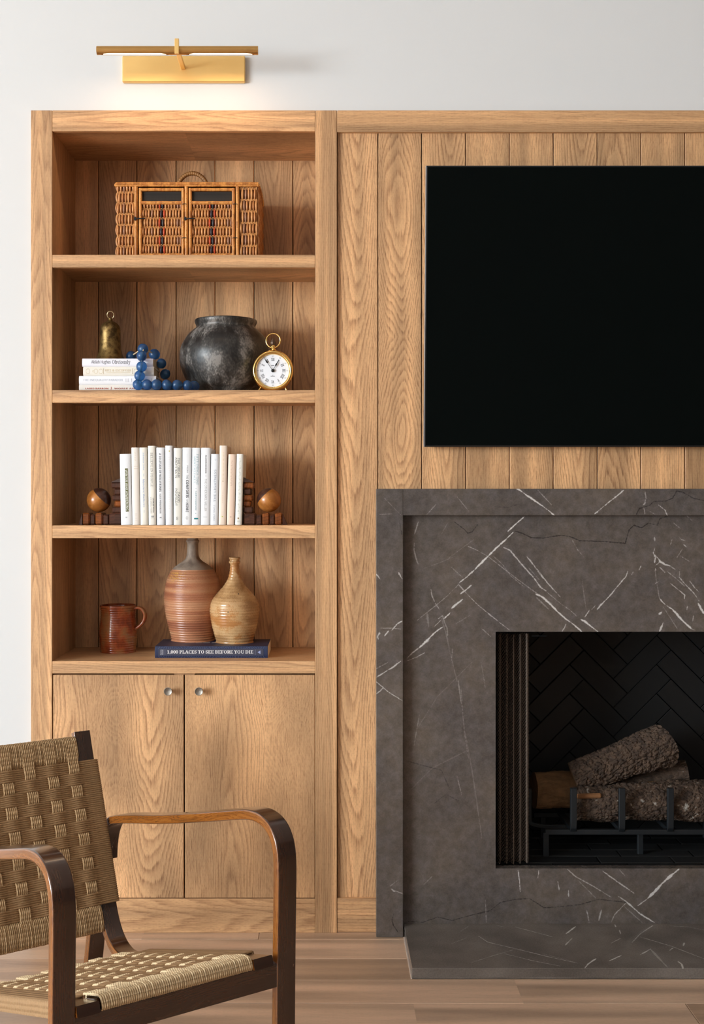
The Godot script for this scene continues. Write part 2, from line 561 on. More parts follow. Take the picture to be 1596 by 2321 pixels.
	# dark cracks
	var K := [[1.3, 0.7, [1029, 1182, 1040, 1190, 1053, 1200, 1060, 1208, 1070, 1205, 1083, 1188]], [1.5, 0.75, [1166, 1203, 1183, 1208, 1203, 1218, 1230, 1219, 1270, 1213, 1290, 1215, 1314, 1225, 1371, 1227, 1417, 1231, 1426, 1200, 1437, 1190, 1454, 1196, 1469, 1185, 1490, 1190, 1495, 1175, 1512, 1170]],
		[1.3, 0.7, [1441, 1168, 1449, 1152, 1472, 1145, 1482, 1136, 1509, 1135, 1524, 1129, 1534, 1112, 1547, 1115, 1572, 1129, 1600, 1135]], [1.2, 0.7, [925, 2088, 958, 2090, 992, 2078, 1025, 2086, 1067, 2074, 1110, 2064, 1134, 2045, 1167, 2038, 1200, 2036, 1233, 2057, 1266, 2055, 1314, 2050, 1356, 2038, 1385, 2041, 1423, 2045]],
		[1.3, 0.8, [893, 2070, 888, 2085, 892, 2098, 903, 2114]], [1.2, 0.5, [905, 1180, 912, 1220]], [1.1, 0.5, [925, 1725, 960, 1735, 1000, 1745, 1020, 1790]], [1.0, 0.4, [1120, 1148, 1150, 1150, 1175, 1142]], [1.0, 0.45, [985, 1820, 1010, 1800, 1040, 1815]]]
	for q in K:
		stroke(veins, w, h, V(q[2], 0, 0, 1.0), q[0], q[1], jit, 1)
	var big := noise_bytes(w, h, w / 4, h / 4, 0.02, 31, 4)
	var mid := noise_bytes(w, h, w / 2, h / 2, 0.06, 32, 5)
	var grain := noise_bytes(w, h, w, h, 0.22, 33, 3)
	var rid := noise_bytes(w, h, w / 2, h / 2, 0.03, 34, 4, FastNoiseLite.TYPE_PERLIN)
	var pit := noise_bytes(w, h, w, h, 0.07, 35, 4)
	var data := PackedByteArray()
	data.resize(w * h * 3)
	for k in w * h:
		var b := (float(big[k]) - 128.0) / 128.0
		var m := (float(mid[k]) - 128.0) / 128.0
		var g := (float(grain[k]) - 128.0) / 128.0
		var e := 1.0 + 0.09 * b + 0.09 * m + 0.07 * g + 0.06 * (float(pit[k]) - 128.0) / 128.0
		var thin := absf(float(rid[k]) - 128.0)
		if thin < 2.5:
			e += 0.10 * (1.0 - thin / 2.5) * clampf(m + 0.5, 0.0, 1.0)
		var warm := 0.03 * b - 0.03 * m
		var r := 92.0 * e * (1.0 + warm * 0.5)
		var gg := 83.5 * e
		var bb := 78.0 * e * (1.0 - warm)
		var dk: float = 1.0 - 0.55 * veins[k * 2 + 1]
		var q: float = veins[k * 2]
		data[k * 3] = clampi(int(lerpf(r * dk, 205.0, q)), 0, 255)
		data[k * 3 + 1] = clampi(int(lerpf(gg * dk, 199.0, q)), 0, 255)
		data[k * 3 + 2] = clampi(int(lerpf(bb * dk, 194.0, q)), 0, 255)
	return ImageTexture.create_from_image(Image.create_from_data(w, h, false, Image.FORMAT_RGB8, data))


func hearth_texture() -> ImageTexture:
	# u runs along x (0.22 .. 1.22 m), v along z from the panel to past the front edge
	var w := 800
	var h := 300
	var veins := PackedFloat32Array()
	veins.resize(w * h * 2)
	var jit := FastNoiseLite.new()
	jit.seed = 9
	jit.frequency = 0.16
	var T := [[1.4, 0.7, [690, 297, 760, 315, 870, 345]], [1.6, 0.75, [515, 340, 560, 370, 700, 403, 850, 440, 990, 470]], [1.4, 0.65, [640, 425, 780, 460, 910, 485]], [4.5, 0.9, [980, 295, 935, 330]], [3.0, 0.7, [965, 350, 930, 385]], [3.2, 0.75, [1168, 285, 1172, 297]], [2.4, 0.7, [1190, 312, 1195, 330]], [2.0, 0.6, [1195, 352, 1150, 375]],
		[1.4, 0.7, [1290, 345, 1440, 390, 1596, 450]], [4.0, 0.9, [1200, 433, 1140, 460]], [3.6, 0.9, [1078, 448, 1040, 475, 1024, 494]], [3.0, 0.85, [1340, 402, 1290, 430]], [4.5, 0.4, [1340, 405, 1380, 448, 1420, 490]], [4.0, 0.85, [1470, 462, 1488, 475, 1494, 495]], [1.1, 0.5, [700, 402, 600, 430, 480, 468]], [1.2, 0.5, [1430, 292, 1520, 297, 1596, 312]], [3.0, 0.7, [1500, 372, 1495, 388]], [2.6, 0.7, [1445, 398, 1430, 410]], [1.0, 0.4, [380, 380, 460, 348]], [1.0, 0.4, [430, 318, 470, 292]], [1.0, 0.45, [600, 290, 640, 297]], [2.0, 0.6, [1250, 372, 1290, 330, 1350, 290]], [1.0, 0.4, [820, 425, 960, 460]]]
	for q in T:
		var pts := []
		for k in range(0, q[2].size(), 2):
			var px: float = q[2][k] / 2.111 + 840.0
			var py: float = q[2][k + 1] / 2.111 + 1960.0
			var d := (EYE - 0.03) * FX / (py - CY)
			pts.append(Vector2(((px - CX) * d / FX - 0.22) * 800.0, (CZ - d) * 800.0 + 8.0))
		stroke(veins, w, h, pts, q[0], q[1], jit)
	var big := noise_bytes(w, h, w / 4, h / 4, 0.02, 41, 4)
	var grain := noise_bytes(w, h, w, h, 0.2, 43, 3)
	var data := PackedByteArray()
	data.resize(w * h * 3)
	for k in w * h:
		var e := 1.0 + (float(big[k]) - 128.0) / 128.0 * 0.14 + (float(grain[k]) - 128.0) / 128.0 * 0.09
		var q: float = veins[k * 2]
		data[k * 3] = clampi(int(lerpf(105.0 * e, 205.0, q)), 0, 255)  # same stone as the surround, base lightened to offset the weaker light here
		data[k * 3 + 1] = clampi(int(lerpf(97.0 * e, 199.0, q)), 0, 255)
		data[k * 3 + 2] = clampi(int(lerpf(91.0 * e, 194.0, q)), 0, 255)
	return ImageTexture.create_from_image(Image.create_from_data(w, h, false, Image.FORMAT_RGB8, data))


# glaze, metal and bark: a ramp of colours over layered noise, with specks
func patch_texture(w: int, h: int, colors: Array, sd: int, freq := 0.02, stretch := 1.0, speck_color := Color.BLACK, specks := 0.0, fine_amp := 0.15) -> ImageTexture:
	var a := noise_bytes(w, h, w if stretch >= 1.0 else maxi(8, int(w * stretch)), maxi(8, int(h / maxf(stretch, 1.0))), freq, sd, 4)
	var b := noise_bytes(w, h, w, h, 0.25, sd + 1, 3)
	var s := noise_bytes(w, h, w, h, 0.09, sd + 2, 1, FastNoiseLite.TYPE_CELLULAR)
	var data := PackedByteArray()
	data.resize(w * h * 3)
	var nc := colors.size() - 1
	for k in w * h:
		var f := clampf((float(a[k]) - 128.0) / 150.0 + 0.5 + (float(b[k]) - 128.0) / 128.0 * fine_amp, 0.0, 0.9999) * nc
		var j := int(f)
		var c: Color = colors[j].lerp(colors[j + 1], f - j)
		if specks > 0.0 and float(s[k]) < specks:
			c = c.lerp(speck_color, 0.7)
		data[k * 3] = int(c.r * 255.0)
		data[k * 3 + 1] = int(c.g * 255.0)
		data[k * 3 + 2] = int(c.b * 255.0)
	return ImageTexture.create_from_image(Image.create_from_data(w, h, false, Image.FORMAT_RGB8, data))


func make_materials() -> void:
	var L := rgb8(215, 168, 121)
	var D := rgb8(157, 113, 77)
	# boards of the panelling and the bookcase back
	var boards := [
		[96, 1740, 2.33, [{"x0": 0.0, "x1": 1.0, "cx": 0.055, "a": 720.0, "slope": 13.0, "amp": 1.0, "bow": -1.0}]],
		[112, 900, 1.2, [{"x0": 0.0, "x1": 1.0, "cx": 0.068, "a": 760.0, "slope": 0.0, "amp": 1.3, "eyes": [[0.21, 0.17, 4.2], [0.92, 0.125, 4.2]]}]],
		[112, 1200, 1.6, [{"x0": 0.0, "x1": 1.0, "cx": 0.085, "a": 640.0, "slope": 12.0, "amp": 1.1, "tone": 1.0}]],
		[112, 1200, 1.6, [{"x0": 0.0, "x1": 1.0, "cx": -0.12, "a": 620.0, "slope": 3.0, "amp": 0.9, "tone": 0.97}]],
		[112, 1200, 1.6, [{"x0": 0.0, "x1": 1.0, "cx": 0.05, "a": 560.0, "slope": -11.0, "amp": 1.2, "tone": 0.96}]],
		[112, 1200, 1.6, [{"x0": 0.0, "x1": 1.0, "cx": 0.18, "a": 700.0, "slope": 4.0, "amp": 1.0, "tone": 1.01}]],
		[112, 1200, 1.6, [{"x0": 0.0, "x1": 1.0, "cx": 0.06, "a": 760.0, "slope": 9.0, "amp": 1.4, "eyes": [[0.55, 0.3, 3.0]], "tone": 0.98}]]]
	M.board = []
	for k in boards.size():
		var b: Array = boards[k]
		M.board.append(textured(wood_texture(b[0], b[1], 0.134, b[2], b[3], L, D, 100 + k * 10), 0.48))
	# boards of the bookcase back, the same oak
	M.back = []
	for k in 4:
		M.back.append(textured(wood_texture(112, 1100, 0.134, 1.75, [[{"x0": 0.0, "x1": 1.0, "cx": -0.1, "a": 620.0, "slope": 3.0, "amp": 1.0}], [{"x0": 0.0, "x1": 1.0, "cx": 0.07, "a": 700.0, "slope": 10.0, "amp": 1.2, "tone": 0.94}], [{"x0": 0.0, "x1": 1.0, "cx": 0.06, "a": 640.0, "slope": 0.0, "amp": 1.3, "eyes": [[0.5, 0.22, 4.0], [1.25, 0.25, 4.0]]}], [{"x0": 0.0, "x1": 1.0, "cx": 0.09, "a": 560.0, "slope": -9.0, "amp": 1.2, "tone": 0.97}]][k], L, D, 160 + k * 7, 0.85, 0.8), 0.48))
	# doors: glued staves
	M.door = []
	M.door.append(textured(wood_texture(300, 508, 0.395, 0.676, [
		{"x0": 0.0, "x1": 0.27, "cx": 0.05, "a": 620.0, "slope": -7.0, "amp": 0.9, "tone": 0.99}, {"x0": 0.27, "x1": 0.5, "cx": -0.12, "a": 720.0, "slope": 2.0, "amp": 0.6, "tone": 1.0},
		{"x0": 0.5, "x1": 0.57, "cx": -0.3, "a": 640.0, "slope": 2.0, "amp": 0.5, "tone": 1.04}, {"x0": 0.57, "x1": 1.0, "cx": 0.07, "a": 520.0, "slope": 11.0, "bow": 8.0, "amp": 0.9, "tone": 1.0}], L, D, 200, 1.0), 0.48))
	M.door.append(textured(wood_texture(300, 508, 0.395, 0.676, [
		{"x0": 0.0, "x1": 0.3, "cx": 0.16, "a": 640.0, "slope": 3.0, "amp": 0.8, "tone": 0.96}, {"x0": 0.3, "x1": 0.62, "cx": 0.02, "a": 560.0, "slope": -6.0, "amp": 0.9, "tone": 0.975},
		{"x0": 0.62, "x1": 1.0, "cx": 0.25, "a": 600.0, "slope": 2.0, "amp": 0.7, "tone": 0.97}], L, D, 210, 0.8), 0.48))
	# rails, stiles, shelves
	M.rail = []
	for k in 4:
		M.rail.append(textured(wood_texture(80, 1500, 0.065, 2.6, [{"x0": 0.0, "x1": 1.0, "cx": [0.1, 0.03, -0.06, 0.04][k], "a": [700.0, 560.0, 800.0, 420.0][k], "slope": [2.0, -7.0, 3.0, 5.0][k], "amp": [0.9, 1.4, 0.8, 1.6][k], "tone": [0.97, 1.0, 0.95, 1.0][k]}], L, D, 240 + k * 10, 0.75), 0.48))
	M.inside = textured(wood_texture(160, 900, 0.36, 2.6, [{"x0": 0.0, "x1": 1.0, "cx": 0.1, "a": 260.0, "slope": 3.0, "amp": 1.2, "tone": 0.95}], L, D, 290, 0.75), 0.48)
	# floor boards
	M.floor = []
	var fl := [rgb8(200, 168, 142), rgb8(184, 152, 126), rgb8(193, 161, 134), rgb8(178, 146, 120)]
	for k in 4:
		var f: Color = fl[k]
		M.floor.append(textured(wood_texture(128, 1024, 0.147, 1.9, [{"x0": 0.0, "x1": 1.0, "cx": [0.3, 0.08, -0.1, 0.05][k], "a": 420.0, "slope": [1.0, 3.0, 2.0, -4.0][k], "amp": 1.2}], f, f.darkened(0.22), 300 + k * 10, 0.4, 0.7), 0.42))
	# stone
	M.stone = textured(stone_texture(), 0.2)
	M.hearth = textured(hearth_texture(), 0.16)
	# plain things
	M.wall = flat(rgb8(217, 216, 215), 0.9)
	M.far_wall = flat(rgb8(96, 90, 84), 0.9)
	M.ceiling = flat(rgb8(242, 241, 239), 0.95)
	M.white_trim = flat(rgb8(232, 231, 228), 0.6)
	M.pane = flat(Color(0.95, 0.98, 1.0, 0.06), 0.02)
	M.pane.transparency = BaseMaterial3D.TRANSPARENCY_ALPHA
	M.grout = flat(rgb8(150, 138, 128), 0.8)
	M.dark_gap = flat(rgb8(28, 20, 14), 0.9)
	M.black_gloss = flat(rgb8(10, 13, 12), 0.35)
	M.black_gloss.metallic_specular = 0.08
	M.black_frame = flat(rgb8(22, 22, 23), 0.35)
	M.bezel_edge = flat(rgb8(150, 152, 156), 0.35, 0.2)
	M.soot = flat(rgb8(10, 10, 10), 0.8)
	M.brick = [flat(rgb8(6, 6, 6), 0.7), flat(rgb8(5, 5, 6), 0.6), flat(rgb8(7, 7, 7), 0.7)]
	M.iron = flat(rgb8(32, 35, 38), 0.5, 0.3)
	M.chain = flat(rgb8(128, 112, 100), 0.45, 0.45)
	M.brass = flat(rgb8(246, 204, 130), 0.45, 0.7)
	M.brass_tube = flat(rgb8(196, 154, 94), 0.32, 0.9)
	M.gold = flat(rgb8(238, 200, 126), 0.14, 1.0)
	M.glow = flat(rgb8(255, 236, 205), 0.5)
	M.glow.emission_enabled = true
	M.glow.emission = Color(1.0, 0.86, 0.66)
	M.glow.emission_energy_multiplier = 3.0
	M.knob = flat(rgb8(150, 142, 132), 0.48, 0.85)
	M.pewter = flat(rgb8(180, 174, 165), 0.25, 0.9)
	M.text_dark = flat(rgb8(45, 45, 48), 0.7)
	M.navy = flat(rgb8(36, 46, 78), 0.45)
	M.pewter_gold = flat(rgb8(196, 178, 140), 0.3, 0.9)
# ------------------------------------------------------------------ the room

func build_room() -> void:
	var x0 := LEFT_X
	var x1 := RIGHT_X
	var z1 := REAR_Z
	# the wall in view: a plaster skin around the built-in joinery, and a slab far behind it
	var w := Geo.new()
	var top := at(0, 250, 0).y
	var xl := at(70, 0, 0).x
	w.box(Vector3((x0 + x1) / 2, (top + CEIL) / 2, -0.31), Vector3(x1 - x0, CEIL - top, 0.58), 0.0)
	w.box(Vector3((x0 + xl) / 2, top / 2, -0.31), Vector3(xl - x0, top, 0.58), 0.0)
	w.box(Vector3((2.85 + x1) / 2, top / 2, -0.31), Vector3(x1 - 2.85, top, 0.58), 0.0)
	w.box(Vector3((x0 + x1) / 2, CEIL / 2, -0.75), Vector3(x1 - x0, CEIL, 0.2), 0.0)
	var wall := part(w, "wall_back", M.wall, self)
	wall.set_meta("kind", "structure")
	wall.set_meta("label", "smooth white painted wall above and left of the oak joinery")
	# left wall with its window opening
	var l := Geo.new()
	wall_with_hole(l, x0, WIN_Z - 2.5, WIN_Z + 2.5, 0.75, 3.05)
	var wl := part(l, "wall_left", M.wall, self)
	wl.set_meta("kind", "structure")
	wl.set_meta("label", "white painted side wall with a tall window")
	window("window_1", Vector3(x0 - 0.1, 1.9, WIN_Z), 5.0, 2.3, 0.0, "tall window in the side wall")
	var r := Geo.new()
	r.box(Vector3(x1 + 0.1, CEIL / 2, (z1 - 0.85) / 2), Vector3(0.2, CEIL, z1 + 0.85), 0.0)
	var wr := part(r, "wall_right", M.far_wall, self)
	wr.set_meta("kind", "structure")
	wr.set_meta("label", "dark taupe wall beyond the fireplace")
	var f := Geo.new()
	f.box(Vector3((x0 + x1) / 2, CEIL / 2, z1 + 0.1), Vector3(x1 - x0 + 0.4, CEIL, 0.2), 0.0)
	var wf := part(f, "wall_front", M.far_wall, self)
	wf.set_meta("kind", "structure")
	wf.set_meta("label", "dark taupe wall behind the viewer")
	var c := Geo.new()
	c.box(Vector3((x0 + x1) / 2, CEIL + 0.1, (z1 - 0.85) / 2), Vector3(x1 - x0 + 0.4, 0.2, z1 + 1.2), 0.0)
	var ce := part(c, "ceiling", M.ceiling, self)
	ce.set_meta("kind", "structure")
	ce.set_meta("label", "flat white ceiling")
	build_floor()


func wall_with_hole(g: Geo, x: float, za: float, zb: float, ya: float, yb: float) -> void:
	var z0 := -0.85
	var z1 := REAR_Z + 0.2
	g.box(Vector3(x - 0.1, CEIL / 2, (z0 + za) / 2), Vector3(0.2, CEIL, za - z0), 0.0)
	g.box(Vector3(x - 0.1, CEIL / 2, (zb + z1) / 2), Vector3(0.2, CEIL, z1 - zb), 0.0)
	g.box(Vector3(x - 0.1, ya / 2, (za + zb) / 2), Vector3(0.2, ya, zb - za), 0.0)
	g.box(Vector3(x - 0.1, (yb + CEIL) / 2, (za + zb) / 2), Vector3(0.2, CEIL - yb, zb - za), 0.0)


func window(called: String, where: Vector3, wide: float, high: float, turn: float, label: String) -> void:
	var o := structure(called, label, "window")
	o.position = where
	o.rotation.y = turn
	var g := Geo.new()
	for s in [-1, 1]:
		g.box(Vector3(0, s * (high / 2 - 0.03), 0), Vector3(0.1, 0.06, wide), 0.003)
		g.box(Vector3(0, 0, s * (wide / 2 - 0.03)), Vector3(0.1, high - 0.12, 0.06), 0.003)
	for s in [-1, 1]:
		g.box(Vector3(0, 0, s * wide / 6), Vector3(0.06, high - 0.12, 0.04), 0.003)
	part(g, "window_frame", M.white_trim, o)
	for k in 3:
		var p := Geo.new()
		p.box(Vector3(-0.02, 0, (k - 1) * wide / 3), Vector3(0.006, high - 0.12, wide / 3 - 0.06), 0.0)
		part(p, "pane", M.pane, o)


func build_floor() -> void:
	var o := structure("floor", "brown oak plank floor")
	var sub := Geo.new()
	sub.box(Vector3((LEFT_X + RIGHT_X) / 2, -0.112, (REAR_Z - 0.85) / 2), Vector3(RIGHT_X - LEFT_X + 0.4, 0.18, REAR_Z + 1.2), 0.0)
	part(sub, "subfloor", M.dark_gap, o)
	var z := 0.0515 - 0.1475 * 1
	var row := 0
	var seams := {1: [-0.105], 2: [-1.2, 1.6], 3: [0.935, -1.05], 4: [0.695, -1.3], 5: [-0.45, 1.4]}
	while z < REAR_Z:
		var cuts: Array = [LEFT_X]
		if row == 0:
			cuts.append_array([-0.2, 1.9])
		elif seams.has(row - 1):
			var s: Array = seams[row - 1].duplicate()
			s.sort()
			cuts.append_array(s)
		while cuts[-1] < RIGHT_X - 2.2:
			cuts.append(cuts[-1] + rng.randf_range(1.3, 2.1))
		cuts.append(RIGHT_X)
		cuts.sort()
		for k in cuts.size() - 1:
			var len: float = cuts[k + 1] - cuts[k]
			if len < 0.05:
				continue
			var gap := 0.0012
			var g := Geo.new()
			var w := 0.1475
			g.box(Vector3.ZERO, Vector3(len - gap, 0.022, w - gap), 0.0012, 0, 0.147, 1.9, Vector2(rng.randi() % 2, rng.randf()))
			part(g, "plank", M.floor[[0, 2, 1, 2, 3, 0][(row * 5 + k * 3) % 6]], o, Vector3(cuts[k] + len / 2, -0.011, z + w / 2))
		z += 0.1475
		row += 1


# ------------------------------------------------------------------ joinery

func build_bookcase() -> void:
	var o := thing("bookcase", "built-in oak bookcase with open shelves above two flush doors", "bookcase")
	var R: Array = M.rail
	var xl := at(118, 0, 0).x
	var xr := at(715, 0, 0).x
	var depth := 0.33
	var t := 0.02
	# face frame
	front_box(70, 118.3, 250, 2114.3, 0.0, t, "stile", R[1], o, 0.0012, 1, 0.065, 2.6, Vector2(0.0, 0.5))
	front_box(714.7, 764, 250, 2114.3, 0.0, t, "stile", R[0], o, 0.0012, 1, 0.065, 2.6, Vector2(0.0, 0.5))
	front_box(118.5, 714.5, 250, 297.4, 0.0, t, "top_rail", R[3], o, 0.0012, 0, 0.065, 2.6, Vector2(0.0, 0.45))
	front_box(118.5, 714.5, 2037, 2114.3, 0.0, t, "bottom_rail", R[1], o, 0.0012, 0, 0.11, 2.6, Vector2(0.0, 0.3))
	# sides and top
	var bottom := 0.0
	var top := at(0, 250, 0).y
	var hi := at(0, 293, 0).y
	boxpart(Vector3(xl - 0.0101, (bottom + hi) / 2, -t - (depth - t) / 2), Vector3(0.02, hi - bottom, depth - t), "side_panel", M.inside, o, 0.0, 1, 0.36, 2.6, Vector2(0, 0.5))
	boxpart(Vector3(xr + 0.0101, (bottom + hi) / 2, -t - (depth - t) / 2), Vector3(0.02, hi - bottom, depth - t), "side_panel", M.inside, o, 0.0, 1, 0.36, 2.6, Vector2(0, 0.5))
	boxpart(Vector3((xl + xr) / 2, (hi + top) / 2, -t - (depth - t) / 2), Vector3(xr - xl + 0.04, top - hi - 0.001, depth - t), "top_panel", M.inside, o, 0.0, 0, 0.36, 1.4)
	# shelves: a thick front edge and a thinner board behind it
	var ys := [[577.5, 606.3], [884, 913], [1191, 1220], [1498.5, 1526.8]]
	for k in 4:
		var y: Array = ys[k]
		var s := Node3D.new()
		s.name = "shelf"
		o.add_child(s, true)
		front_box(118.5, 714.5, y[0], y[1], 0.0, t, "front_edge", R[[2, 3, 3, 0][k]], s, 0.0012, 0, 0.065, 2.6, Vector2([0.0, 0.1, -0.1, 0.15][k], [0.25, 0.7, 0.3, 0.6][k]))
		var a := at(0, y[0], 0).y
		var b := at(0, y[1] - (13 if k < 3 else 4), 0).y
		boxpart(Vector3((xl + xr) / 2, (a + b) / 2, -t - (depth - t) / 2), Vector3(xr - xl - 0.0004, a - b, depth - t - 0.0004), "board", M.inside, s, 0.0, 0, 0.36, 1.4, Vector2(0.3 * k, 0.1 * k))
	# back boards
	var zb := -depth
	var edges := [150.0, 223, 310.3, 399.5, 487.7, 576, 664, 752]
	var pick := [5, 6, 2, 1, 4, 3, 5]
	for k in 7:
		var r := span(edges[k] + 0.8, edges[k + 1] - 0.8, 330, 2036, zb)
		boxpart(Vector3(r.position.x + r.size.x / 2, r.position.y + r.size.y / 2, zb - 0.009), Vector3(r.size.x, r.size.y, 0.018), "back_board", M.back[k % 4], o, 0.0015, 1, 0.134, 1.75, Vector2(0, r.size.y / 2 / 1.75))
	boxpart(Vector3((xl + xr) / 2, 1.25, zb - 0.025), Vector3(xr - xl + 0.06, 2.44, 0.01), "backing", M.dark_gap, o, 0.0)
	# floor of the cupboard behind the doors
	boxpart(Vector3((xl + xr) / 2, 0.105, -t - (depth - t) / 2), Vector3(xr - xl - 0.001, 0.018, depth - t - 0.001), "cupboard_floor", M.inside, o, 0.0, 0, 0.36, 1.4)
	# doors
	var dx := [[120.3, 416.2], [419.2, 713.6]]
	for k in 2:
		var r := span(dx[k][0], dx[k][1], 1529.8, 2035.5, 0.0)
		var d := boxpart(Vector3(r.position.x + r.size.x / 2, r.position.y + r.size.y / 2, -0.0115), Vector3(r.size.x, r.size.y, 0.021), "door", M.door[k], o, 0.001, 1, r.size.x, 0.676, Vector2(0, 0.5))
		var kp := at([381.0, 451.0][k], 1567, 0.02)
		var kn := Geo.new()
		kn.lathe([Vector2(0.0045, 0.0), Vector2(0.0045, 0.012), Vector2(0.006, 0.016), Vector2(0.0115, 0.0215), Vector2(0.0125, 0.0235), Vector2(0.0122, 0.0245), Vector2(0.0114, 0.0246), Vector2(0.0105, 0.0238), Vector2(0.007, 0.0222), Vector2(0.0, 0.0214)], 28)
		kn.xform(Transform3D(Basis(Vector3.RIGHT, PI / 2), Vector3.ZERO))
		part(kn, "knob", M.knob, d, Vector3(kp.x, kp.y, -0.001) - d.position)
	# the catch that shows in the gap above the doors
	front_box(395, 441.5, 1525.5, 1529, -0.006, 0.02, "door_catch", M.rail[0], o, 0.0005, 0, 0.065, 1.4)


func build_panelling() -> void:
	var o := structure("wall_panelling", "vertical oak board panelling around the fireplace", "panelling")
	var z := -0.012
	var xr := 2.85
	var x0 := at(764.4, 0, 0).x
	# boards: first ones copy the widths in view, the rest go on behind and beyond
	var edges := [764.8, 857, 956, 1055.5, 1155, 1254.5, 1354, 1453, 1553]
	while edges[-1] < 2780.0:
		edges.append(edges[-1] + 99.5)
	var pick := [0, 1, 2, 3, 5, 2, 4, 5, 3, 6, 2, 4, 5, 3, 1, 4, 2, 6, 5, 3, 2]
	for k in edges.size() - 1:
		var r := span(edges[k] + 0.9, edges[k + 1] - 0.9, 299.5, 2036, z)
		if k == 0:
			r = span(edges[k], edges[k + 1] - 0.9, 299.5, 2036, z)
		if k > 0 and edges[k + 1] < 2230.0:   # the stone surround stands in front: these boards stop behind its header
			var low := at(0, 1116, z).y
			r = Rect2(r.position.x, low, r.size.x, r.end.y - low)
		var lm: float = [2.33, 1.2, 1.6][mini(pick[k], 2)]
		boxpart(Vector3(r.position.x + r.size.x / 2, r.position.y + r.size.y / 2, z - 0.009), Vector3(r.size.x, r.size.y, 0.018), "board", M.board[pick[k]], o, 0.0012, 1, 0.1336, lm, Vector2(0, r.size.y / 2 / lm + (0.0 if k < 2 else 0.31 * absf(sin(k * 2.7)))))
	var rt := at(0, 250, 0).y
	var rb := at(0, 299.5, 0).y
	boxpart(Vector3((x0 + xr) / 2, (rt + rb) / 2, -0.0101), Vector3(xr - x0, rt - rb, 0.02), "top_rail", M.rail[2], o, 0.0012, 0, 0.075, 2.6, Vector2(0.0, 0.2))
	var bt := at(0, 2036.3, -0.002).y
	var sx0 := at(853, 0, 0.037).x
	boxpart(Vector3((x0 + sx0 + 0.02) / 2, bt / 2 + 0.0005, -0.012), Vector3(sx0 + 0.02 - x0, bt - 0.001, 0.02), "baseboard", M.rail[0], o, 0.0012, 0, 0.115, 2.6, Vector2(0.0, 0.35))
	var sx1 := at(2195, 0, 0.037).x
	boxpart(Vector3((sx1 - 0.02 + xr) / 2, bt / 2 + 0.0005, -0.012), Vector3(xr - sx1 + 0.02, bt - 0.001, 0.02), "baseboard", M.rail[0], o, 0.0012, 0, 0.115, 2.6, Vector2(0.0, 0.6))
	# dark backing behind the board joints, open at the firebox
	var g := Geo.new()
	var fx0 := at(1085, 0, 0).x
	var fx1 := at(1963, 0, 0).x
	var fy1 := at(0, 1400, 0).y
	g.box(Vector3((x0 + fx0) / 2, rt / 2, -0.035), Vector3(fx0 - x0, rt - 0.002, 0.008), 0.0)
	g.box(Vector3((xr + fx1) / 2, rt / 2, -0.035), Vector3(xr - fx1, rt - 0.002, 0.008), 0.0)
	g.box(Vector3((fx0 + fx1) / 2, (rt + fy1) / 2, -0.035), Vector3(fx1 - fx0, rt - fy1 - 0.002, 0.008), 0.0)
	part(g, "backing", M.dark_gap, o)
# ------------------------------------------------------------------ fireplace

# a stone block whose texture is mapped by its place in the slab
func stone(x0: float, x1: float, y0: float, y1: float, z: float, depth: float, bevel := 0.0015) -> Geo:
	var g := Geo.new()
	stone_into(g, x0, x1, y0, y1, z, depth, bevel)
	return g


func stone_into(g: Geo, x0: float, x1: float, y0: float, y1: float, z: float, depth: float, bevel := 0.0015) -> void:
	var r := span(x0, x1, y0, y1, z)
	var from := g.v.size()
	g.box(Vector3(r.position.x + r.size.x / 2, r.position.y + r.size.y / 2, z - depth / 2), Vector3(r.size.x, r.size.y, depth), bevel)
	for k in range(from, g.v.size()):
		var p := g.v[k]
		var d := CZ - z
		var u := (p.x * FX / d + CX - MX) / MW
		var w := (CY - (p.y - EYE) * FX / d - MY) / MH
		if absf(g.n[k].x) > 0.8:
			u += (p.z - z) * 0.9
		elif absf(g.n[k].y) > 0.8:
			w += (p.z - z) * 0.9
		if u > 0.975:   # the slab is book-matched past the edge of the picture
			u = 1.95 - u
		g.t[k] = Vector2(u, w)


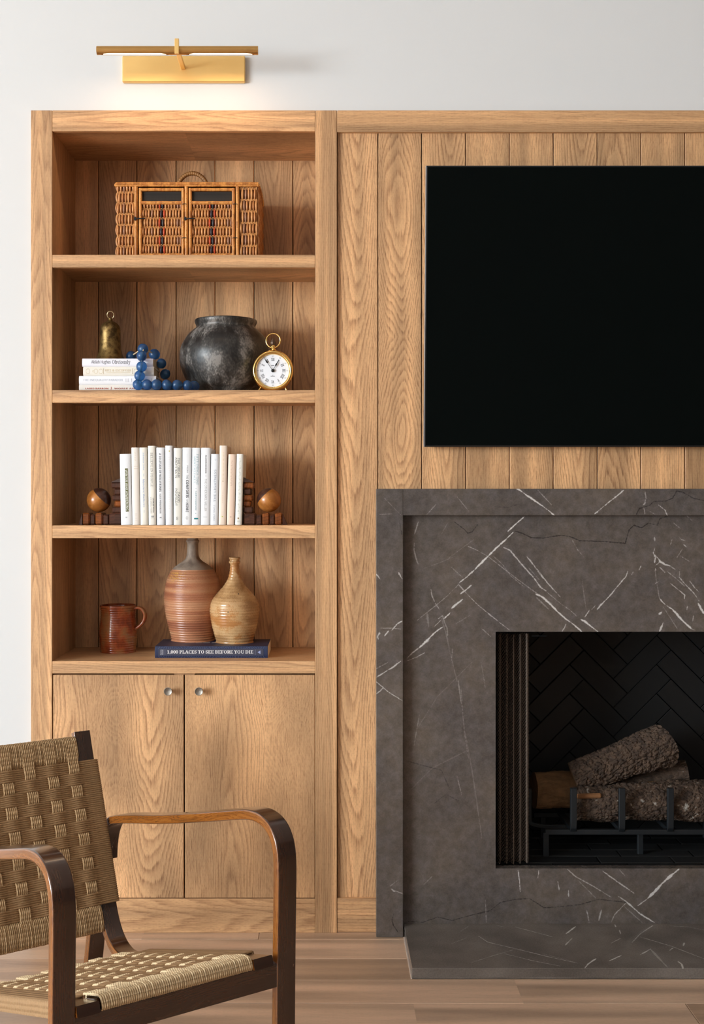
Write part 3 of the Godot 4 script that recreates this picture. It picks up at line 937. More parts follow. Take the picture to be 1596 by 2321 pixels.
func build_fireplace() -> void:
	var o := thing("fireplace_surround", "dark brown-grey marble fireplace surround with white veins", "fireplace")
	var zf := 0.037
	var zp := 0.006
	part(stone(853, 914.3, 1108, 2125, zf, 0.05), "leg", M.stone, o)
	part(stone(2134, 2195, 1108, 2125, zf, 0.05), "leg", M.stone, o)
	# the header and the slab are cut where the texture turns round, so that each piece stays one sheet
	var hd := Geo.new()
	stone_into(hd, 914.3, 1600, 1108, 1168.3, zf, 0.05)
	stone_into(hd, 1600, 2134, 1108, 1168.3, zf, 0.05)
	part(hd, "header", M.stone, o)
	var p := Geo.new()
	var y0 := 1160.0
	var y1 := 2100.0
	stone_into(p, 905, 1123.6, y0, y1, zp, 0.03, 0.0)
	stone_into(p, 1930, 2140, y0, y1, zp, 0.03, 0.0)
	stone_into(p, 1123.6, 1600, y0, 1432, zp, 0.03, 0.0)
	stone_into(p, 1600, 1930, y0, 1432, zp, 0.03, 0.0)
	stone_into(p, 1123.6, 1600, 1968.5, y1, zp, 0.03, 0.0)
	stone_into(p, 1600, 1930, 1968.5, y1, zp, 0.03, 0.0)
	part(p, "slab", M.stone, o)
	# hearth
	var h := thing("hearth", "low dark marble hearth slab in front of the fireplace", "hearth")
	var hx0 := at(934, 0, 0.341).x
	var hx1 := at(2110, 0, 0.341).x
	var hz0 := 0.0062
	var hz1 := 0.341
	var g := Geo.new()
	var hm := 1.22   # the slab is book-matched here
	for e in [[hx0, hm], [hm, hx1]]:
		var from := g.v.size()
		g.box(Vector3((e[0] + e[1]) / 2, 0.0151, (hz0 + hz1) / 2), Vector3(e[1] - e[0], 0.0298, hz1 - hz0), 0.0012)
		for k in range(from, g.v.size()):
			var q := g.v[k]
			var u := q.x - 0.22
			if e[0] >= hm:
				u = 2.0 - u
			g.t[k] = Vector2(u, (q.z * 800.0 + 8.0 + (0.03 - q.y) * 800.0 * (1.0 if absf(g.n[k].z) > 0.5 else 0.0)) / 300.0)
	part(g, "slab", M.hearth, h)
	# the pale caulk line along its side and the foot of the leg
	var c := Geo.new()
	c.box(Vector3(hx0 - 0.0015, 0.0016, (0.04 + hz1) / 2), Vector3(0.003, 0.003, hz1 - 0.04), 0.0)
	part(c, "caulk_line", flat(rgb8(196, 180, 168), 0.8), h)


func build_firebox() -> void:
	var o := thing("firebox", "black firebox lined with herringbone brick", "firebox")
	var x0 := at(1116, 0, 0.006).x
	var x1 := at(1936, 0, 0.006).x
	var y0 := at(0, 1966, -0.024).y - 0.006
	var y1 := at(0, 1428, 0.006).y
	var zb := -0.45
	var shell := Geo.new()
	shell.box(Vector3(x0 - 0.015, (y0 + y1) / 2, -0.26), Vector3(0.03, y1 - y0 + 0.1, 0.46), 0.0)
	shell.box(Vector3(x1 + 0.015, (y0 + y1) / 2, -0.26), Vector3(0.03, y1 - y0 + 0.1, 0.46), 0.0)
	shell.box(Vector3((x0 + x1) / 2, (y0 + y1) / 2, zb - 0.03), Vector3(x1 - x0 + 0.06, y1 - y0 + 0.3, 0.02), 0.0)
	shell.box(Vector3((x0 + x1) / 2, y0 - 0.028, -0.26), Vector3(x1 - x0 + 0.06, 0.02, 0.46), 0.0)
	shell.box(Vector3((x0 + x1) / 2, y1 + 0.1, -0.26), Vector3(x1 - x0 + 0.06, 0.02, 0.46), 0.0)
	part(shell, "shell", M.soot, o)
	boxpart(Vector3((x0 + x1) / 2, y1 + 0.02, -0.05), Vector3(x1 - x0, 0.06, 0.02), "lintel", M.black_frame, o, 0.002)
	# herringbone bricks of the back wall
	var W := 0.07
	var n := 3
	var gap := 0.002
	var hb := Geo.new()
	hb.box(Vector3.ZERO, Vector3(n * W - gap, W - gap, 0.024), 0.0015)
	var mesh := hb.mesh()
	var ctr := Vector3((x0 + x1) / 2 - 0.02, (y0 + y1) / 2, zb - 0.008)
	var turn := Basis(Vector3.BACK, PI / 4)
	for t in range(-14, 15):
		for m in range(-4, 5):
			for kind in 2:
				var p: Vector2
				if kind == 0:
					p = Vector2(t + 2 * n * m + n * 0.5, t + 0.5)
				else:
					p = Vector2(t + n + 2 * n * m + 0.5, t + 1 - n * 0.5)
				var q := turn * Vector3(p.x * W, p.y * W, 0)
				if absf(q.x) > (x1 - x0) / 2 + 0.03 or absf(q.y) > (y1 - y0) / 2 + 0.06:
					continue
				var b := part(mesh, "brick", M.brick[(t * 3 + m * 5 + kind + 60) % 3], o, ctr + q + Vector3(0, 0, rng.randf_range(-0.0015, 0.0015)))
				b.rotation.z = PI / 4 + (PI / 2 if kind else 0.0)
	# floor bricks
	var fbm := Geo.new()
	fbm.box(Vector3.ZERO, Vector3(0.226, 0.02, 0.062), 0.002)
	var fm := fbm.mesh()
	for r in 7:
		var z := -0.05 - r * 0.066
		var x := x0 - (0.11 if r % 2 else 0.03)
		while x < x1:
			if x > x0 - 0.13:
				var cx := clampf(x + 0.113, x0 + 0.08, x1 - 0.1)
				part(fm, "floor_brick", M.brick[(r + int(x * 50 + 500)) % 3], o, Vector3(cx, y0 - 0.008 + rng.randf_range(-0.001, 0.001), z))
			x += 0.23
	# chain-mesh curtain drawn to the left
	var mc := thing("mesh_curtain", "pleated metal chain-mesh curtain at the left of the firebox", "curtain", Vector3(at(1127, 0, -0.075).x, at(0, 1955, -0.075).y, -0.075))
	var high := at(0, 1434, -0.075).y - at(0, 1955, -0.075).y
	var wide := at(1200, 0, -0.075).x - at(1127, 0, -0.075).x
	var ch := Geo.new()
	var pitch := 0.0032
	var cols := 74
	var rows := int(high / 0.0056)
	var fold := func(s: float) -> Vector3:
		return Vector3(wide * (s + 0.035 * sin(s * TAU * 5.0)), 0, 0.013 * sin(s * TAU * 4.5 + 0.6) + 0.004 * sin(s * 60.0))
	for j in rows:
		var prev := Vector3.ZERO
		for k in cols + 1:
			var s := float(k) / cols
			var b: Vector3 = fold.call(s)
			b.y = j * 0.0056 + (0.0032 if (k + j) % 2 else -0.0032) + 0.003 + sin(s * 9.0) * 0.002
			if k > 0:
				var dir := (b - prev).normalized()
				var n1 := dir.cross(Vector3(0.3, 0.2, 1).normalized()).normalized() * 0.00095
				var n2 := n1.cross(dir)
				var ids := []
				for e in [prev, b]:
					for a in 3:
						var off := n1 * cos(TAU * a / 3) + n2 * sin(TAU * a / 3)
						ids.append(ch.vert(e + off, off.normalized()))
				for a in 3:
					ch.quad(ids[a], ids[(a + 1) % 3], ids[3 + (a + 1) % 3], ids[3 + a])
			prev = b
	part(ch, "chain_mesh", M.chain, mc, Vector3.ZERO, "", true)
	var rod := Geo.new()
	rod.tube([Vector3(-0.01, high + 0.006, 0), Vector3(x1 - x0 - 0.02, high + 0.006, 0)], 0.004, 10)
	part(rod, "rod", M.iron, mc)
	var pull := Geo.new()
	pull.tube([Vector3(wide + 0.004, high - 0.008, 0.02), Vector3(wide + 0.05, high - 0.008, 0.02)], 0.0012, 6)
	part(pull, "pull_rod", M.iron, mc)
	build_grate(y0)
	build_logs()


func build_grate(y0: float) -> void:
	var o := thing("fire_grate", "black iron fire grate with upright front bars", "grate")
	var zf := -0.15
	var y := at(0, 1885, zf).y
	var b := Geo.new()
	var xl := at(1236, 0, zf).x
	var xr := xl + 0.62
	b.bar([Vector3(xl, y, zf), Vector3(xr, y, zf)], Vector3(0, 0, 1), 0.016, 0.016, 0.002)
	part(b, "front_bar", M.iron, o)
	var b2 := Geo.new()
	b2.bar([Vector3(xl, y, zf - 0.2), Vector3(xr, y, zf - 0.2)], Vector3(0, 0, 1), 0.016, 0.016, 0.002)
	part(b2, "rear_bar", M.iron, o)
	for k in 5:
		var x := at(1298 + k * 109.5, 0, zf).x
		if x > xr:
			continue
		var yt := at(0, 1784, zf).y
		var p := [Vector3(x, yt, zf + 0.012), Vector3(x, y + 0.03, zf + 0.012), Vector3(x, y + 0.012, zf + 0.006), Vector3(x, y + 0.008, zf - 0.012), Vector3(x, y + 0.008, zf - 0.2), Vector3(x, y + 0.012, zf - 0.215), Vector3(x, y + 0.05, zf - 0.222)]
		var g := Geo.new()
		g.bar(smooth(p, 4), Vector3(1, 0, 0), 0.02, 0.014, 0.002)
		part(g, "upright_bar", M.iron, o)
	# end hoops and legs
	var e := Geo.new()
	e.bar(smooth([Vector3(at(1208, 0, zf).x, y + 0.12, zf - 0.06), Vector3(at(1208, 0, zf).x, y + 0.03, zf - 0.06), Vector3(at(1214, 0, zf).x, y + 0.008, zf - 0.06), Vector3(xl + 0.02, y, zf - 0.06), Vector3(xl + 0.1, y, zf - 0.06)], 4), Vector3(0, 0, 1), 0.014, 0.012, 0.002)
	part(e, "end_bar", M.iron, o)
	for q in [[xl + 0.002, zf], [at(1455, 0, zf).x, zf - 0.02], [xr - 0.02, zf], [xl + 0.03, zf - 0.2], [xr - 0.05, zf - 0.2]]:
		var g := Geo.new()
		g.bar([Vector3(q[0], y0 + 0.0035, q[1]), Vector3(q[0], y - 0.002, q[1])], Vector3(1, 0, 0), 0.018, 0.014, 0.002)
		part(g, "leg", M.iron, o)


func log_geo(a: Vector3, b: Vector3, r0: float, r1: float, sd: int, bark: float, flat_side := 0.0, sag := 0.0, chop := 0.0) -> Geo:
	var g := Geo.new()
	var low := FastNoiseLite.new()
	low.seed = sd
	low.frequency = 9.0
	var cell := FastNoiseLite.new()
	cell.seed = sd + 1
	cell.noise_type = FastNoiseLite.TYPE_CELLULAR
	cell.cellular_return_type = FastNoiseLite.RETURN_DISTANCE2_SUB
	cell.frequency = 1.0
	cell.domain_warp_enabled = true
	cell.domain_warp_amplitude = 0.5
	cell.domain_warp_frequency = 1.2
	var tint := FastNoiseLite.new()
	tint.seed = sd + 2
	tint.frequency = 30.0
	tint.fractal_octaves = 3
	var dir := (b - a)
	var ln := dir.length()
	dir = dir.normalized()
	var n1 := dir.cross(Vector3.BACK).normalized()
	var n2 := n1.cross(dir)
	var segs := 190
	var steps := int(ln / 0.0019)
	var rows := []
	var cols := []
	for j in steps + 1:
		var s := float(j) / steps
		var row := PackedVector3Array()
		var rc := []
		for k in segs + 1:
			var th := TAU * (k % segs) / segs
			var e := n1 * cos(th) + n2 * sin(th)
			var rr := lerpf(r0, r1, s)
			var p := a + dir * (s * ln) + Vector3(0, -sag * sin(s * PI), 0)
			rr *= 1.0 + 0.22 * low.get_noise_3dv(p * 0.8 + e * 0.08) + 0.05 * sin(th * 2.0 + sd)
			if flat_side > 0.0:
				rr *= 1.0 - flat_side * clampf(e.dot(Vector3(0, 0.3, 1).normalized()), 0.0, 1.0)
			var cc := cell.get_noise_3d(s * ln * 48.0, cos(th) * rr * 84.0, sin(th) * rr * 84.0)
			rr += bark * clampf(cc + 1.0, 0.0, 0.28) * 5.2 + bark * 0.25 * tint.get_noise_3dv(p * 4.0 + e * rr * 4.0)
			if chop > 0.0:
				p += dir * chop * e.dot(n2) * s
			row.append(p + e * rr)
			var tn := tint.get_noise_3dv(p + e * rr)
			rc.append(tn)
		rows.append(row)
		cols.append(rc)
	# closed ends
	for e in 2:
		var src: PackedVector3Array = rows[0] if e == 0 else rows[-1]
		var mid := Vector3.ZERO
		for k in segs:
			mid += src[k] / segs
		var ring := PackedVector3Array()
		var tip := PackedVector3Array()
		for k in segs + 1:
			ring.append(src[k])
			tip.append(mid + (src[k] - mid) * 0.02)
		if e == 0:
			rows.push_front(ring)
			rows.push_front(tip)
			cols.push_front(cols[0])
			cols.push_front(cols[0])
		else:
			rows.append(ring)
			rows.append(tip)
			cols.append(cols[-1])
			cols.append(cols[-1])
	g.grid(rows, true, false, 1.0, 3.0)
	var nc := segs + 1
	for j in rows.size():
		var end := j < 2 or j > rows.size() - 3
		for k in nc:
			var tn: float = cols[j][k]
			var c := Color(0.032, 0.018, 0.011).lerp(Color(0.088, 0.052, 0.032), clampf(tn + 0.5, 0.0, 1.0))
			if bark > 0.001 and bark < 0.006 and tn > 0.5:
				c = Color(0.24, 0.21, 0.18)
			if end or bark < 0.001:
				c = Color(0.2, 0.105, 0.045).lerp(Color(0.13, 0.07, 0.03), clampf(tn + 0.4, 0.0, 1.0))
			g.c[j * nc + k] = c
	return g


func build_logs() -> void:
	var m := flat(Color.WHITE, 0.9)
	m.vertex_color_use_as_albedo = true
	var front := thing("firewood_log", "large bark-covered log with pale lichen lying behind the grate bars", "log", Vector3.ZERO, "logs on the grate")
	part(log_geo(at(1300, 1822, -0.225), at(1700, 1815, -0.215), 0.05, 0.066, 11, 0.0045, 0.0, -0.004), "bark_log", m, front)
	# a torn strip of bare wood on the front log
	var strip := Geo.new()
	strip.box(Vector3.ZERO, Vector3(0.08, 0.016, 0.012), 0.004, 0, 0.1, 0.6)
	var sp := part(strip, "bare_wood", flat(rgb8(128, 86, 50), 0.85), front, at(1335, 1804, -0.174))
	sp.rotation = Vector3(-0.15, 0.05, 0.02)
	var split := thing("firewood_log", "split log with a bare tan face at the left of the grate", "log", Vector3.ZERO, "logs on the grate")
	part(log_geo(at(1212, 1788, -0.30), at(1420, 1790, -0.33), 0.062, 0.055, 23, 0.0008, 0.45), "split_log", m, split)
	var behind := thing("firewood_log", "weathered log with a yellow torn patch behind the front log", "log", Vector3.ZERO, "logs on the grate")
	part(log_geo(at(1370, 1772, -0.33), at(1558, 1752, -0.29), 0.045, 0.04, 37, 0.0022, 0.1), "bark_log", m, behind)
	var torn := Geo.new()
	torn.box(Vector3.ZERO, Vector3(0.12, 0.014, 0.012), 0.004, 0, 0.08, 0.5)
	var tp := part(torn, "torn_patch", flat(rgb8(132, 90, 38), 0.85), behind, at(1505, 1774, -0.262))
	tp.rotation = Vector3(0.2, 0.1, 0.06)
	var upper := thing("firewood_log", "rough thick-barked log resting on top of the pile", "log", Vector3.ZERO, "logs on the grate")
	part(log_geo(at(1300, 1762, -0.26), at(1505, 1690, -0.24), 0.043, 0.06, 53, 0.0062, 0.0, 0.0, 0.03), "bark_log", m, upper)


func build_television() -> void:
	var h := 0.86
	var wide := 1.497
	var a := at(962, 1013, 0.03)
	var top := at(967, 375, 0.105)
	var tilt := atan2(top.z - a.z, top.y - a.y)
	var len := Vector2(top.z - a.z, top.y - a.y).length()
	var o := thing("television", "large black flat-screen television mounted on the oak panelling", "television", Vector3(a.x + wide / 2, a.y, a.z))
	o.rotation.x = tilt
	boxpart(Vector3(0, len / 2, -0.012), Vector3(wide, len, 0.022), "housing", M.black_frame, o, 0.0015)
	boxpart(Vector3(0.0, len / 2, -0.0009), Vector3(wide - 0.008, len - 0.010, 0.002), "screen", M.black_gloss, o, 0.0)
	for s in [-1, 1]:
		boxpart(Vector3(s * (wide / 2 + 0.0006), len / 2, -0.006), Vector3(0.0024, len, 0.012), "bezel_edge", M.bezel_edge, o, 0.0004)
	boxpart(Vector3(0, len / 2, -0.03), Vector3(wide * 0.6, len * 0.6, 0.014), "rear_housing", M.black_frame, o, 0.004)
	var q := Geo.new()
	q.box(Vector3.ZERO, Vector3(0.5, 0.36, 0.018), 0.002)
	var br := part(q, "wall_bracket", M.iron, o, Vector3(0, len * 0.36, -0.052))
	br.rotation.x = -tilt


func build_picture_light() -> void:
	var o := thing("picture_light", "brass picture light with a horizontal tube on the white wall", "lamp")
	var zw := -0.02
	var r := span(277, 555.5, 126, 185.5, zw + 0.016)
	boxpart(Vector3(r.position.x + r.size.x / 2, r.position.y + r.size.y / 2, zw + 0.008), Vector3(r.size.x, r.size.y, 0.016), "backplate", M.brass, o, 0.0025)
	var zt := 0.132
	var c := at(402.5, 114.5, zt)
	var half := 0.2345
	var rad := 0.0125
	# the tube is a half-open shade: a shell with a slot along its underside, closed at the middle and the ends
	var x0 := -half
	var shade := Geo.new()
	var rows := []
	var outer := []
	for k in 41:
		var s := float(k) / 40
		var x := -half + 2 * half * s
		var open := 0.0
		var q := absf(x)
		if q > 0.03 and q < half - 0.014:
			open = 0.62 * clampf(minf((q - 0.03), (half - 0.014 - q)) / 0.012, 0.0, 1.0)
		var row := PackedVector3Array()
		var m := 28
		for j in m + 1:
			var th := -PI / 2 + open + (TAU - 2 * open) * j / m
			row.append(Vector3(x, rad * sin(th), rad * cos(th)))
		outer.append(row)
	shade.grid(outer, false)
	for e in [0, 40]:
		var p := []
		for j in 28:
			p.append(outer[e][j])
		shade.face(p, Vector3(-1 if e == 0 else 1, 0, 0))
	part(shade, "tube_shade", M.brass_tube, o, c)
	for s in [-1, 1]:
		var gl := Geo.new()
		gl.box(Vector3.ZERO, Vector3(half - 0.05, 0.004, 0.012), 0.001)
		part(gl, "light_strip", M.glow, o, c + Vector3(s * (half + 0.016) / 2, -0.0082, 0))
		var l := AreaLight3D.new()
		l.name = "picture_light_glow"
		l.position = c + Vector3(s * (half + 0.016) / 2, -0.0135, 0)
		l.rotation.x = -PI / 2
		l.area_size = Vector2(half - 0.06, 0.011)
		l.light_color = Color(1.0, 0.84, 0.68)
		l.light_energy = LAMP_E
		l.shadow_enabled = true
		add_child(l)
	# arm: a flat bar from the plate to a fork round the tube
	var arm := Geo.new()
	arm.box(Vector3(c.x, c.y, (zw + 0.016 + zt + 0.016) / 2), Vector3(0.0125, 0.011, zt + 0.016 - zw - 0.016), 0.001)
	part(arm, "arm", M.brass, o)
	var fork := Geo.new()
	fork.box(Vector3(c.x, c.y + 0.006, zt + 0.0165), Vector3(0.0125, 0.044, 0.006), 0.001)
	part(fork, "bracket", M.brass, o)


const LAMP_E := 0.04
# ------------------------------------------------------------------ armchair
# local axes: x forward, y up, z across towards the near arm

func p2(list: Array, z: float) -> Array:
	var out := []
	for q in list:
		out.append(Vector3(q.x, q.y, z))
	return out


func cord_material(light: Color) -> StandardMaterial3D:
	var w := 32
	var h := 32
	var im := Image.create(w, h, false, Image.FORMAT_L8)
	var al := Image.create(w, h, false, Image.FORMAT_RGB8)
	var r := RandomNumberGenerator.new()
	r.seed = 3
	for y in h:
		for x in w:
			var f := fposmod(float(x) / w * 3.0 + float(y) / h, 1.0)
			var v := sin(f * PI)
			im.set_pixel(x, y, Color(v, v, v))
			var c := light.darkened(0.16 * r.randf())
			al.set_pixel(x, y, c)
	var m := textured(ImageTexture.create_from_image(al), 0.75)
	m.heightmap_enabled = true
	m.heightmap_texture = ImageTexture.create_from_image(im)
	m.heightmap_scale = 0.09
	return m


# a wrapped rail: cords wound round a rounded bar; section centre (cx, cy), half sizes along (ax) and across, laid from z0 to z1
func wound(ctr: Vector2, ax: Vector2, ha: float, hb: float, z0: float, z1: float, pitch: float) -> Geo:
	var g := Geo.new()
	var bx := Vector2(-ax.y, ax.x)
	var n := int((z1 - z0) / pitch)
	var cr := pitch * 0.54
	for k in n:
		var z := z0 + (k + 0.5) * pitch
		var path := []
		var cc := minf(ha, hb)
		var jit := rng.randf_range(-0.0005, 0.0005)
		for s in 25:
			var th := TAU * s / 24
			var c := cos(th)
			var sn := sin(th)
			# superellipse
			var q := Vector2(signf(c) * pow(absf(c), 0.6) * ha, signf(sn) * pow(absf(sn), 0.6) * hb)
			var w := ctr + ax * (q.x + jit) + bx * (q.y + jit)
			path.append(Vector3(w.x, w.y, z + pitch * 0.35 * sn))
		g.tube(path, cr, 5, false, 90.0)
	return g


# a panel woven from bands of cords. frame: origin o, direction d (2d, along the panel), normal nn; bands along z
func weave(o: Node3D, org: Vector2, d: Vector2, nn: Vector2, length: float, bands: int, z0: float, z1: float, cols: Array, colw: float, weft: Material, warp: Material, first: int, over_from: float, over_to: float) -> void:
	var bw := length / bands
	var per := 6
	var cp := bw / per
	var cr := cp * 0.58
	var amp := 0.0042
	for b in bands:
		var g := Geo.new()
		for c in per:
			var s := b * bw + (c + 0.5) * cp
			var path := []
			var n := 44
			# round the far strip, across, round the near strip
			path.append(Vector3(0, 0, 0))
			path.clear()
			for k in n + 1:
				var z := lerpf(z0, z1, float(k) / n)
				var h := 0.004
				for q in cols.size():
					var dz: float = absf(z - cols[q]) / (colw * 0.5 + 0.012)
					if dz < 1.0:
						var up := 1.0 if (b + q + first) % 2 == 0 else -1.0
						h += up * amp * (0.5 + 0.5 * cos(PI * dz))
				var w := org + d * (s + rng.randf_range(-0.0003, 0.0003)) + nn * h
				path.append(Vector3(w.x, w.y, z))
			# ends go round the strips
			for e in 2:
				var z: float = z0 if e == 0 else z1
				var sg := -1.0 if e == 0 else 1.0
				for t in [0.004, -0.006, -0.018, -0.026]:
					var w2 := org + d * s + nn * float(t)
					var zz := z + sg * (0.003 if t > -0.02 and t < 0.003 else 0.0015)
					if e == 0:
						path.push_front(Vector3(w2.x, w2.y, zz))
					else:
						path.append(Vector3(w2.x, w2.y, zz))
			g.tube(path, cr, 6, false, 90.0)
		part(g, "weft_band", weft, o)
	for q in cols.size():
		var g := Geo.new()
		var cw := 6
		for c in cw:
			var z: float = cols[q] + ((c + 0.5) / cw - 0.5) * colw
			var path := []
			var n := bands * 6
			for k in n + 1:
				var s := lerpf(over_from, over_to, float(k) / n)
				var bf := s / bw
				var ph := bf - 0.5
				var up := -cos(PI * (ph + q + first))
				if s < 0.0 or s > length:
					up = 1.0
				var h := 0.004 + amp * 0.85 * clampf(up * 1.6, -1.0, 1.0)
				var w := org + d * s + nn * h
				path.append(Vector3(w.x, w.y, z + rng.randf_range(-0.0003, 0.0003)))
			g.tube(path, colw / cw * 0.56, 6, false, 90.0)
		part(g, "warp_strip", warp, o)


func build_armchair() -> void:
	var o := thing("armchair", "dark bentwood armchair with woven paper-cord seat and back", "armchair", Vector3(-0.0994, 0, CZ - 2.414))
	o.rotation.y = -deg_to_rad(55.0)
	var wood := textured(wood_texture(64, 512, 0.06, 0.5, [{"x0": 0.0, "x1": 1.0, "cx": 0.1, "a": 700.0, "slope": 3.0, "amp": 1.2}], rgb8(255, 250, 240), rgb8(176, 156, 136), 400, 0.8), 0.22)
	wood.vertex_color_use_as_albedo = true
	wood.clearcoat_enabled = true
	wood.clearcoat = 0.6
	wood.clearcoat_roughness = 0.12
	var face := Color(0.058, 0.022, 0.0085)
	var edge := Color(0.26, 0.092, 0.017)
	var W := 0.489
	var w := 0.047
	var t := 0.022
	# bent arms with the front legs
	var outer := [Vector2(-0.894, 0.345), Vector2(-0.889, 0.385), Vector2(-0.874, 0.428), Vector2(-0.845, 0.462), Vector2(-0.80, 0.479), Vector2(-0.70, 0.503), Vector2(-0.583, 0.528), Vector2(-0.472, 0.554), Vector2(-0.369, 0.580), Vector2(-0.271, 0.605), Vector2(-0.179, 0.629), Vector2(-0.132, 0.640), Vector2(-0.092, 0.644), Vector2(-0.059, 0.640), Vector2(-0.032, 0.628), Vector2(-0.013, 0.609), Vector2(-0.002, 0.586), Vector2(0.003, 0.556), Vector2(0.003, 0.5), Vector2(0.0, 0.358), Vector2(-0.002, 0.2), Vector2(-0.004, 0.0)]
	var sm := smooth(outer, 5)
	var mid := []
	for k in sm.size():
		var tg: Vector2 = (sm[min(k + 1, sm.size() - 1)] - sm[max(k - 1, 0)]).normalized()
		mid.append(sm[k] + Vector2(tg.y, -tg.x) * (t / 2))
	mid[-1].y = 0.0
	for s in [-w / 2, W - w / 2]:
		var g := Geo.new()
		g.col = face
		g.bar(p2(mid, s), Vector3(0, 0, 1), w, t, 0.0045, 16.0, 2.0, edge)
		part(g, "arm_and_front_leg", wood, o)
		# rear leg
		var l := Geo.new()
		l.col = face
		var lp := []
		for k in 9:
			var h := lerpf(0.40, 0.0, k / 8.0)
			lp.append(Vector2(-0.8935 - (0.358 - h) * 0.2296 - 0.013, h))
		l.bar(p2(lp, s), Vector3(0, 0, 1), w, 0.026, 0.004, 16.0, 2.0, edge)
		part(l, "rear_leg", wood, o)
		for y in [0.405, 0.375]:
			var sc := Geo.new()
			sc.lathe([Vector2(0.0, 0.0), Vector2(0.0045, 0.0), Vector2(0.0045, 0.0012), Vector2(0.003, 0.002), Vector2(0.0, 0.002)], 12)
			sc.xform(Transform3D(Basis(Vector3.BACK, -PI / 2), Vector3.ZERO))
			part(sc, "screw", M.iron, o, Vector3(-0.8655 - (0.405 - y) * 0.2, y, s - 0.012))
	# L-shaped seat and back strips
	var lo := [Vector2(-0.919, 0.686), Vector2(-0.89, 0.612), Vector2(-0.819, 0.438), Vector2(-0.757, 0.285), Vector2(-0.742, 0.25), Vector2(-0.72, 0.217), Vector2(-0.69, 0.193), Vector2(-0.655, 0.182), Vector2(-0.62, 0.183), Vector2(-0.58, 0.194), Vector2(-0.4, 0.251), Vector2(-0.2, 0.314), Vector2(0.0, 0.372)]
	var ls := smooth(lo, 5)
	var lm := []
	for k in ls.size():
		var tg: Vector2 = (ls[min(k + 1, ls.size() - 1)] - ls[max(k - 1, 0)]).normalized()
		lm.append(ls[k] + Vector2(tg.y, -tg.x) * (0.022 / 2))
	for s in [0.036, 0.419]:
		var g := Geo.new()
		g.col = face
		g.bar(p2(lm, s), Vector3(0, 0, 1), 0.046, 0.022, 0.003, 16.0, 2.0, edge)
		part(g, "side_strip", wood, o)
	# stretchers between the legs
	var fr := Geo.new()
	fr.col = face
	fr.bar([Vector3(-0.012, 0.325, -0.004), Vector3(-0.012, 0.325, W - w + 0.004)], Vector3(0, 1, 0), 0.05, 0.018, 0.002, 16.0, 2.0)
	part(fr, "front_stretcher", wood, o)
	var rr := Geo.new()
	rr.col = face
	rr.bar([Vector3(-0.93, 0.2, -0.004), Vector3(-0.93, 0.2, W - w + 0.004)], Vector3(0, 1, 0), 0.045, 0.018, 0.002, 16.0, 2.0)
	part(rr, "rear_stretcher", wood, o)
	# woven back
	var weft := cord_material(rgb8(172, 134, 92))  # one cord in darker and paler tones; light and shade put into colour
	var warp := cord_material(rgb8(200, 163, 118))
	var pale := cord_material(rgb8(238, 208, 164))
	var cols := []
	for k in 6:
		cols.append(0.077 + 0.0602 * k)
	var B0 := Vector2(-0.751, 0.27)
	var bd := Vector2(-0.374, 0.927).normalized()
	var bn := Vector2(bd.y, -bd.x)
	weave(o, B0, bd, bn, 0.369, 12, 0.0105, 0.4445, cols, 0.029, weft, warp, 0, -0.045, 0.425)
	part(wound(B0 + bd * 0.404 - bn * 0.006, bd, 0.032, 0.0135, 0.0605, 0.3945, 0.0046), "top_rail_winding", warp, o, Vector3.ZERO, "", true)
	part(wound(B0 - bd * 0.032 - bn * 0.004, bd, 0.032, 0.0135, 0.0605, 0.3945, 0.0046), "lower_rail_winding", warp, o, Vector3.ZERO, "", true)
	for q in [[0.404, 0.026], [-0.032, 0.026]]:
		var rg := Geo.new()
		rg.col = face
		var c: Vector2 = B0 + bd * q[0] - bn * 0.005
		rg.box(Vector3.ZERO, Vector3(0.022, 0.05, 0.345), 0.003)
		rg.xform(Transform3D(Basis(Vector3.BACK, atan2(bd.y, bd.x) - PI / 2), Vector3(c.x, c.y, 0.2275)))
		part(rg, "back_rail", wood, o)
	# woven seat
	var S0 := Vector2(-0.61, 0.1845)
	var sd := (Vector2(-0.005, 0.3705) - S0).normalized()
	var sn := Vector2(-sd.y, sd.x)
	var slen := (Vector2(-0.005, 0.3705) - S0).length()
	weave(o, S0 + sd * 0.05, sd, sn, slen - 0.13, 15, 0.0105, 0.4445, cols, 0.029, weft, pale, 1, -0.05, slen - 0.06)
	part(wound(S0 + sd * (slen - 0.034) - sn * 0.006, sd, 0.037, 0.0155, 0.0605, 0.3945, 0.0046), "front_rail_winding", pale, o, Vector3.ZERO, "", true)
	part(wound(S0 + sd * 0.02 - sn * 0.007, sd, 0.028, 0.012, 0.0605, 0.3945, 0.0046), "seat_rail_winding", pale, o, Vector3.ZERO, "", true)
	for q in [slen - 0.034, 0.02]:
		var rg := Geo.new()
		rg.col = face
		var c: Vector2 = S0 + sd * q - sn * 0.007
		rg.box(Vector3.ZERO, Vector3(0.045, 0.018, 0.345), 0.003)
		rg.xform(Transform3D(Basis(Vector3.BACK, atan2(sd.y, sd.x)), Vector3(c.x, c.y, 0.2275)))
		part(rg, "seat_rail", wood, o)
# ------------------------------------------------------------------ basket

func rod_part(a: Vector3, b: Vector3, r: float, called: String, m: Material, o: Node3D) -> void:
	var g := Geo.new()
	var path := []
	for k in 9:
		var p := a.lerp(b, k / 8.0)
		path.append(p + Vector3(sin(k * 2.1 + a.x * 90.0), cos(k * 1.7 + a.y * 70.0), 0) * r * 0.06)
	g.tube(path, r, 10)
	part(g, called, m, o)


